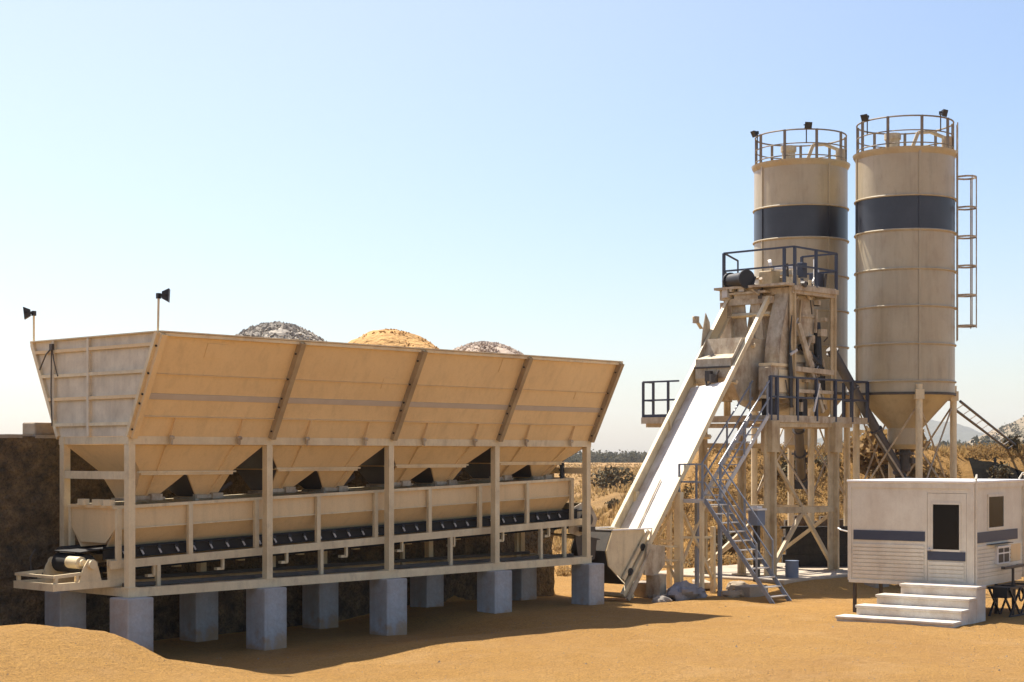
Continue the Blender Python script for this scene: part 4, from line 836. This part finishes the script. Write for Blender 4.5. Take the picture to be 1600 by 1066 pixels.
# ---------------------------------------------------------------- silos
SR = 1.53
def silo(x, y, base, label, seam0, lamps, front, dz=0.0):
    t = thing('cement_silo', (x, y, base), label, 'silo', 'cement silos behind the tower')
    Z0, Z1 = 6.30 + dz, 13.50 + dz
    rings = [q + dz for q in (6.30, 7.45, 8.61, 9.75, 10.95, 12.01, 13.44)]
    b = MB(); b.lathe((x, y, 0), [(SR, Z0 - .35), (SR, Z1 - .02)], 64); o = b.build('shell', 'silo', t, smooth=True)
    b = MB(); b.lathe((x, y, 0), [(SR + .006, rings[4] + .03), (SR + .006, rings[5] - .03)], 64); b.build('painted_band', 'band', t, smooth=True)
    for i, z in enumerate(rings):
        b = MB(); e = .055 if i < 6 else .09
        b.lathe((x, y, 0), [(SR - .01, z - .03), (SR + e * .7, z - .03), (SR + e, z), (SR + e * .7, z + .03), (SR - .01, z + .03)] if i < 6 else [(SR, z - .14), (SR + .07, z - .02), (SR + .09, z + .05), (SR - .02, z + .07)], 64); b.build('ring_flange', 'silo' if i not in (4, 5) else 'silo', t)
    for k in range(4):
        a = seam0 + k * math.pi / 2; c, s_ = math.cos(a), math.sin(a); b = MB(); b.bar((x + c * (SR + .01), y + s_ * (SR + .01), Z0), (x + c * (SR + .01), y + s_ * (SR + .01), rings[4]), .07, .05, (c, s_, 0)); b.bar((x + c * (SR + .01), y + s_ * (SR + .01), rings[5]), (x + c * (SR + .01), y + s_ * (SR + .01), Z1), .07, .05, (c, s_, 0)); b.build('seam_rib', 'silo', t)
        b = MB(); b.bar((x + c * (SR + .012), y + s_ * (SR + .012), rings[4]), (x + c * (SR + .012), y + s_ * (SR + .012), rings[5]), .07, .05, (c, s_, 0)); b.build('seam_rib', 'band', t)
    b = MB(); b.lathe((x, y, 0), [(.0, Z1 + .05), (SR * .6, Z1 + .04), (SR + .02, Z1 - .02)], 48); b.build('roof', 'silo', t)
    b = MB(); b.lathe((x, y, 0), [(SR, Z0 - .35), (SR - .02, Z0 - .36), (.54, 4.86), (.54, 4.35), (.36, 4.2)], 48); b.build('cone', 'silo', t, smooth=True)
    b = MB(); b.lathe((x, y, 0), [(SR + .02, Z0 - .42), (SR + .04, Z0 - .42), (SR + .04, Z0 - .34), (SR, Z0 - .34)], 48); b.build('skirt_ring', 'dark', t)
    b = MB(); b.tube((x, y, 4.3), (x, y, 3.5), .17, 14); b.tube((x, y, 4.02), (x, y, 4.1), .30, 14); b.box((x + .12, y - .16, 3.85), (.22, .2, .18)); b.build('outlet_valve', 'dark', t)
    for k in range(4):
        a = R(45) + k * math.pi / 2; c, s_ = math.cos(a) * (SR + .02), math.sin(a) * (SR + .02); lx, ly = x + c, y + s_
        b = MB(); b.tube((lx, ly, -.2), (lx, ly, Z0 - .1), .105, 14); b.box((lx, ly, .3), (.5, .5, .04)); b.box((lx, ly, Z0 - .42), (.26, .26, .3), a); b.build('leg', 'cream', t, smooth=True)
    for k in range(4):
        a, a2 = R(45) + k * math.pi / 2, R(45) + (k + 1) * math.pi / 2; p = Vector((x + math.cos(a) * SR, y + math.sin(a) * SR, 0)); q = Vector((x + math.cos(a2) * SR, y + math.sin(a2) * SR, 0))
        b = MB(); b.tube(p + Vector((0, 0, 2.6)), q + Vector((0, 0, 5.6)), .03, 6); b.tube(p + Vector((0, 0, 5.6)), q + Vector((0, 0, 2.6)), .03, 6); each(b, 'brace', 'rusty', t)
    # roof guard rail
    b = MB(); rr = SR - .04
    b.ring((x, y, Z1 + .94), rr, .026, 40); rl = b.build('guard_rail', 'railsteel', t); b = MB(); b.ring((x, y, Z1 + .5), rr, .02, 40); b.build('guard_rail', 'railsteel', t); b = MB(); b.ring((x, y, Z1 + .12), rr, .02, 40); b.build('guard_rail', 'railsteel', t)
    for k in range(9):
        a = front + R(20) + k * 6.28318 / 9; b = MB(); b.bar((x + math.cos(a) * rr, y + math.sin(a) * rr, Z1 - .1), (x + math.cos(a) * rr, y + math.sin(a) * rr, Z1 + .96), .075, .05); b.build('railing_post', 'railsteel', rl)
    for a in lamps:
        c, s_ = math.cos(a), math.sin(a); floodlight((x + c * rr, y + s_ * rr, Z1 + .5), (x + c * rr, y + s_ * rr, Z1 + 1.06), (c * .7 + .1, s_ * .7 - .2, -.25), t, .9)
    b = MB(); b.tube((x - .5, y + .15, Z1), (x - .5, y + .15, Z1 + .42), .22, 14); b.tube((x - .5, y + .15, Z1 + .42), (x - .5, y + .15, Z1 + .6), .26, 14); b.build('filter_vent', 'rusty', t, smooth=True)
    b = MB(); b.path([(x + .1, y - .2, Z1 + .2), (x + .2, y - .35, Z1 + .68), (x + .5, y - .6, Z1 + .72), (x + .9, y - 1.0, Z1 + .5)], .06, 8); b.tube((x + .85, y - 1.0, Z1), (x + .85, y - 1.0, Z1 + .55), .16, 12); b.build('fill_pipe', 'rusty', t)
    return t
front_dir = lambda x, y: math.atan2(CAM.y - y, CAM.x - x)
LX, LY, RX, RY = 28.5, 3.12, 28.47, -.75
fa = front_dir(LX, LY); fb = front_dir(RX, RY)
silo(LX, LY, .3, 'farther cement silo with its charcoal band, rising behind the mixing tower', fa + R(36), [fa - R(71), fa + R(7)], fa, .1)
SR_T = silo(RX, RY, .3, 'nearer cement silo standing clear at right, with a caged ladder', fb + R(17), [fb - R(50), fb + R(46)], fb)
# caged ladder on the nearer silo
la = fb + R(92); lc, ls = math.cos(la), math.sin(la); tc_ = Vector((-ls, lc, 0)); rc_ = Vector((lc, ls, 0)); c0 = Vector((RX, RY, 0))
b = MB(); p = c0 + rc_ * (SR + .07)
for sgn in (-1, 1): b.tube(p + tc_ * .2 * sgn + Vector((0, 0, 7.6)), p + tc_ * .2 * sgn + Vector((0, 0, 14.42)), .022, 6)
lad = b.build('ladder', 'rusty', SR_T); b = MB(); z = 7.7
while z < 13.7: b.tube(p + tc_ * -.2 + Vector((0, 0, z)), p + tc_ * .2 + Vector((0, 0, z)), .014, 5); z += .3
each(b, 'rung', 'rusty', lad); b = MB()
for z in (12.72, 11.76, 10.85, 9.93, 9.02, 8.06):
    pts = [p + tc_ * .22 + Vector((0, 0, z))] + [p + rc_ * (.0 + .30 * (1 + math.sin(a)) - .02) * 1.0 + tc_ * .34 * math.cos(a) + Vector((0, 0, z)) for a in [R(q) for q in range(-10, 191, 20)]] + [p - tc_ * .22 + Vector((0, 0, z))]
    for u_, v_ in zip(pts, pts[1:]): b.bar(u_, v_, .012, .055)
for a in (R(30), R(90), R(150)):
    q = p + rc_ * (.30 * (1 + math.sin(a)) - .02) + tc_ * .34 * math.cos(a); b.bar(q + Vector((0, 0, 8.0)), q + Vector((0, 0, 12.75)), .03, .012)
b.build('cage', 'rusty', lad)
# screw conveyors
def screw(p, q, r, label):
    p, q = Vector(p), Vector(q); t = thing('screw_conveyor', p, label, 'screw conveyor'); b = MB(); b.tube(p, q, r, 16); b.build('tube', 'greysteel', t, smooth=True)
    b = MB(); d = (q - p).normalized()
    for f in (.02, .35, .68, .97): c = p + (q - p) * f; b.tube(c - d * .03, c + d * .03, r + .05, 16)
    each(b, 'flange', 'greysteel', t); b = MB(); b.tube(p - d * .45, p, r * .8, 12); b.box(p - d * .2 + Vector((0, 0, -.1)), (.34, .34, .3)); b.build('drive_motor', 'black', t)
screw((28.45, -.6, 3.45), (25.75, .28, 7.3), .155, 'dark screw conveyor slanting up from the nearer silo to the tower')
screw((28.4, 3.02, 3.25), (25.3, 1.2, 5.55), .15, 'dark screw conveyor tube seen end-on between the tower legs')
# inclined ladder from the silo to the bank
e = Vector((*cw(.3042 * 67.6, 67.6), 0)); e.z = ground_z(e.x, e.y) + .05; s0 = Vector((29.55, -1.95, 5.62))
t = thing('inclined_ladder', e, 'long slanting steel ladder running from the nearer silo down to the bank', 'ladder'); d = (e - s0).normalized(); r_ = d.cross(Vector((0, 0, 1))).normalized()
up_ = r_.cross(d).normalized(); off = (r_ * .13 + up_ * .09)
for sgn in (-1, 1):
    b = MB(); b.tube(s0 + off * sgn, e + off * sgn, .045, 8); b.build('side_rail', 'greysteel', t)
b = MB()
for k in range(11): c = s0 + (e - s0) * ((k + .5) / 11); b.tube(c - off, c + off, .018, 6)
each(b, 'rung', 'lightsteel', t)
# ---------------------------------------------------------------- site cabin
CR = R(7); CB = thing('site_cabin', (17.46, -8.69, .15), 'small raised white site cabin with navy stripes and a dark door window', 'cabin', None, CR)
CL, CWD, C0, C1 = 3.5, 3.12, .80, 3.2                            # local: x along the right wall, y along the front wall
def L_(name, mb, m, parent=CB, **k): return mb.build(name, m, parent, local=True, **k)
DY0, DY1 = .16, 1.13                                              # door opening on the front wall
b = MB(); b.span((0, DY1, C0), (.06, CWD, C1)); b.span((0, 0, C0), (.06, DY0, C1)); b.span((0, DY0, 2.96), (.06, DY1, C1)); L_('front_wall', b, 'cabin')
b = MB(); b.span((.06, 0, C0), (CL, .06, C1)); L_('side_wall', b, 'cabin'); b = MB(); b.span((.06, CWD - .06, C0), (CL, CWD, C1)); L_('side_wall', b, 'cabin')
b = MB(); b.span((CL - .06, .06, C0), (CL - .003, CWD - .06, C1)); L_('rear_wall', b, 'cabin')
b = MB(); b.span((-.05, -.05, C1), (CL + .05, CWD + .05, C1 + .055)); L_('roof', b, 'roofwhite', bevel=.015)
b = MB(); b.span((-.025, -.025, C1 - .13), (.004, CWD + .02, C1)); b.span((0, -.028, C1 - .12), (CL + .02, -.001, C1 - .002)); each(b, 'roof_trim', 'cabin', CB, local=True)
b = MB(); b.span((-.03, -.03, C0), (.06, .07, C1)); b.span((-.028, CWD - .06, C0), (.05, CWD + .028, C1 - .003)); b.span((CL - .05, -.028, C0), (CL + .03, .05, C1 - .003)); each(b, 'corner_post', 'cabin', CB, local=True)
b = MB(); b.span((.02, .02, C0 - .06), (CL - .02, CWD - .02, C0)); b.span((-.035, -.01, C0 - .05), (-.001, CWD, C0 + .03)); L_('floor_frame', b, 'cabin')
b = MB(); z = C0 + .08
while z < 1.70: b.span((-.022, DY1 + .07, z), (-.002, CWD - .1, z + .070)); z += .094
L_('siding', b, 'cabin'); b = MB(); z = C0 + .08
while z < 1.70: b.span((.1, -.022, z), (CL - .08, -.002, z + .070)); z += .094
L_('siding', b, 'cabin')
b = MB(); b.span((-.018, DY1 + .05, 1.80), (-.001, CWD - .12, 2.03)); L_('stripe', b, 'stripe'); b = MB(); b.span((.08, -.02, 1.78), (CL - .42, -.001, 2.03)); L_('stripe', b, 'stripe')
b = MB(); b.span((.005, DY0 + .01, C0 + .02), (.045, DY1 - .01, 1.56)); b.span((.005, DY0 + .01, 2.72), (.045, DY1 - .01, 2.95)); b.span((.006, DY0 + .01, 1.56), (.044, DY0 + .16, 2.72)); b.span((.006, DY1 - .13, 1.56), (.044, DY1 - .01, 2.72)); dr_ = L_('door', b, 'cabin')
b = MB(); b.span((-.015, DY0 + .03, 1.36), (.004, DY1 - .02, 1.57)); L_('stripe', b, 'stripe', dr_)
b = MB(); b.span((.02, DY0 + .15, 1.60), (.03, DY1 - .12, 2.73)); L_('pane', b, 'glass', dr_)
b = MB(); y0_, y1_ = DY0 + .14, DY1 - .11; b.span((-.012, y0_, 1.57), (.006, y1_, 1.62)); b.span((-.012, y0_, 2.69), (.006, y1_, 2.74)); b.span((-.011, y0_, 1.62), (.006, y0_ + .035, 2.69)); b.span((-.011, y1_ - .035, 1.62), (.006, y1_, 2.69)); L_('window_frame', b, 'cabin', dr_)
b = MB(); z = C0 + .08
while z < 1.27: b.span((-.016, DY0 + .06, z), (.004, DY1 - .06, z + .070)); z += .094
L_('siding', b, 'cabin', dr_)
b = MB(); b.tube((-.07, DY1 - .05, 1.62), (0, DY1 - .05, 1.62), .03, 10); b.bar((-.06, DY1 - .05, 1.62), (-.06, DY1 - .17, 1.62), .02, .025); L_('handle', b, 'lightsteel', dr_)
wx0, wx1 = 1.0, 2.05
b = MB(); b.span((wx0 - .05, -.025, 2.06), (wx1 + .05, -.001, 2.12)); b.span((wx0 - .05, -.025, 2.86), (wx1 + .05, -.001, 2.92)); b.span((wx0 - .05, -.024, 2.12), (wx0, -.001, 2.86)); b.span((wx1, -.024, 2.12), (wx1 + .05, -.001, 2.86)); wn = L_('window', b, 'cabin')
b = MB(); b.span((wx0, -.012, 2.12), (wx1, -.001, 2.86)); L_('pane', b, 'glass', wn)
b = MB(); b.span((1.42, -.09, 1.22), (2.28, -.002, 1.64)); b.span((1.38, -.11, 1.62), (2.32, -.002, 1.66)); ac = L_('wall_cooler', b, 'white', bevel=.01)
b = MB()
for xa in (1.48, 1.88):
    for za in (1.26, 1.5): b.span((xa, -.096, za), (xa + .34, -.091, za + (.2 if za < 1.3 else .1)))
each(b, 'grille', 'black', ac, local=True)
b = MB(); b.span((2.55, -.03, 1.24), (3.25, -.002, 1.66)); L_('cover_panel', b, 'panel')
b = MB(); b.span((.9, -.14, 1.71), (2.4, -.002, 1.725)); L_('ledge', b, 'dark')
b = MB(); b.bar((1.2, -.30, 1.15), (3.3, -.30, 1.15), .1, .05); b.bar((1.9, -.3, 1.15), (1.9, -.3, -.1), .05, .05); b.bar((3.0, -.3, 1.15), (3.0, -.3, -.1), .05, .05); b.bar((1.9, -.3, 1.12), (1.9, -.0, 1.12), .04, .04); b.bar((3.0, -.3, 1.12), (3.0, 0, 1.12), .04, .04); L_('pipe_stand', b, 'dark')
b = MB(); b.path([(0.03, -.06, .8), (.03, -.07, 3.3), (.1, -.05, 3.4), (.16, .02, 3.27)], .022); b.path([(CL - .02, -.06, .7), (CL - .02, -.07, 3.35), (CL - .12, -.05, 3.42), (CL - .2, .02, 3.27)], .022); L_('cable_pipe', b, 'cabin')
for x, y in ((.1, CWD - .1), (1.7, CWD - .1), (CL - .2, CWD - .1), (.4, .2), (2.0, .15), (CL - .2, .15)):
    b = MB(); b.bar((x, y, -.3), (x, y, C0 - .09), .07, .07); L_('support_leg', b, 'dark')
b = MB(); b.path([(.02, CWD + .02, 1.98), (-.03, CWD + .2, 2.02), (.1, CWD + .34, 2.06)], .02); L_('cable_pipe', b, 'white')
# steps of the cabin
cs = Matrix.Translation((17.46, -8.69, 0)) @ Matrix.Rotation(CR, 4, 'Z')
b = MB()
zs = [.97, .73, .50, .27]; xs_ = [-.06, -.66, -1.14, -1.62, -2.12]; yl = [1.52, 1.92, 2.22, 2.50]; Y0 = -.32
def stepbox(x0, x1, y0, y1, z0, z1): b.span((x0, y0, z0), (x1, y1, z1))
for k in range(4):
    stepbox(xs_[k + 1], -.06 if k == 0 else xs_[k] - .0, Y0 + .0015 * k, yl[k], -.2, zs[k] - .06)
    stepbox(xs_[k + 1] - .035, (-.06 if k == 0 else xs_[k]) - .001, Y0 - .02, yl[k] + .02, zs[k] - .06, zs[k])
b.v = [cs @ p for p in b.v]
SP = thing('cabin_steps', (16.4, -8.0, .1), 'four white cement steps leading up to the site cabin door', 'steps'); b.build('flight', 'step', SP, bevel=.015)
b = MB(); b.span((-2.3, -.42, -.2), (-.06, 2.62, .12)); b.v = [cs @ p for p in b.v]; b.build('base_slab', 'concrete', SP, bevel=.02)
# folding metal stand under the cabin's right side
fs = thing('folding_stand', (18.6, -9.05, .15), 'tangled black metal stand with crossed legs beside the white steps', 'metal stand', None, CR)
b = MB()
for y in (0, .5):
    for x in (0, .8): b.bar((x, y, 0), (x + .75, y, .66), .04, .04); b.bar((x + .75, y, 0), (x, y, .66), .04, .04)
each(b, 'crossed_leg', 'black', fs, local=True); b = MB(); b.bar((-.05, 0, .68), (1.65, 0, .68), .05, .05); b.bar((-.05, .5, .68), (1.65, .5, .68), .05, .05); b.bar((0, 0, .0), (1.6, 0, .0), .04, .04)
for x in (0, .8, 1.6): b.bar((x, -.02, .68), (x, .52, .68), .04, .04)
L_('frame', b, 'black', fs); b = MB(); b.ring((.75, -.03, .5), .16, .025, 16); b.v = [Vector((p.x, -.03 + (p.z - .5), .5 + (p.y + .03))) for p in b.v]; L_('hoop', b, 'black', fs); b = MB(); b.box((.1, .2, .58), (.4, .35, .25)); L_('crate', b, 'black', fs)
# ---------------------------------------------------------------- small things round the tower
b = MB(); b.span((20.85, -1.25, .15), (27.4, 3.7, .505)); o = b.build('concrete_slab', 'slab', bevel=.03); tag(o, 'pale concrete base slab under the legs of the mixing tower', 'concrete slab')
for (x, y, a_, sx_, sy_, lb) in ((18.9, 1.0, .3, 1.1, .35, 'pale broken slab lying between the skip track columns'), (19.3, -.75, -.4, .9, .4, 'pale broken slab at the foot of the stair landing posts'), (20.2, 1.1, .8, 1.2, .4, 'long pale broken slab behind the stairs'), (17.2, .1, .1, .7, .45, 'small pale broken slab behind the large boulder')):
    z0 = ground_z(x, y); b = MB(); b.box((x, y, z0 + .06), (sx_, sy_, .18), a_); tag(b.build('broken_slab', 'slab', bevel=.03), lb, 'slab', 'broken slabs at the tower foot')
t = thing('switch_box', (20.9, -.75, .2), 'faded blue switch box with a pale top on a dark post beside the tower leg', 'switch box')
x, y = 20.85, -.32; z0 = ground_z(x, y)
b = MB(); b.bar((x, y, z0 - .1), (x, y, 2.05), .14, .14); b.build('post', 'black', t); b = MB(); b.span((x - .2, y - .16, 2.02), (x + .2, y + .16, 2.45)); b.build('box', 'bluebox', t, bevel=.02)
b = MB(); b.span((x - .23, y - .19, 2.45), (x + .23, y + .19, 2.50)); b.box((x, y, 2.54), (.25, .2, .06)); b.build('lid', 'white', t)
x, y = 22.0, -.75; z0 = ground_z(x, y); t = thing('blue_drum', (x, y, z0), 'small faded blue drum standing at the foot of the front tower leg', 'drum')
b = MB(); b.tube((x, y, z0 - .02), (x, y, z0 + .52), .19, 20); b.build('barrel', 'bluebox', t, smooth=True); b = MB()
for q in (.02, .2, .36, .51): b.tube((x, y, z0 + q - .012), (x, y, z0 + q + .012), .20, 20)
each(b, 'hoop', 'bluebox', t, smooth=True)
for (x, y, sx_, sy_, h, lb) in ((24.4, -2.1, .8, .4, .32, 'pale concrete block lying in front of the tower leg, under the boulder'), (25.4, -2.6, .5, .4, .3, 'small concrete block lying between the boulder and the cabin'), (19.6, -1.0, .9, .5, .3, 'low concrete block behind the foot of the lower stair flight'), (17.7, 1.2, .8, .8, .4, 'square concrete footing under the skip track column')):
    b = MB(); z0 = ground_z(x, y); b.span((x - sx_ / 2, y - sy_ / 2, z0 - .2), (x + sx_ / 2, y + sy_ / 2, z0 + h)); o = b.build('concrete_block', 'concrete', bevel=.03); tag(o, lb, 'concrete block')
# ---------------------------------------------------------------- haze
b = MB(); hx, hy = cw(0, 2000); vs_ = [cw(X, Y) for X, Y in ((-3300, -150), (3300, -150), (3300, 4300), (-3300, 4300))]
b.add([(x, y, -20) for x, y in vs_] + [(x, y, 120) for x, y in vs_], [(3, 2, 1, 0), (4, 5, 6, 7), (0, 1, 5, 4), (1, 2, 6, 5), (2, 3, 7, 6), (3, 0, 4, 7)])
m = bpy.data.materials.new('haze_air'); m.use_nodes = True; t = m.node_tree; t.nodes.clear(); out = t.nodes.new('ShaderNodeOutputMaterial'); pv = t.nodes.new('ShaderNodeVolumePrincipled')
pv.inputs['Color'].default_value = (.86, .93, 1.0, 1); pv.inputs['Density'].default_value = .00011; t.links.new(pv.outputs[0], out.inputs['Volume'])
M['haze'] = m; tag(b.build('haze', 'haze'), kind='stuff')
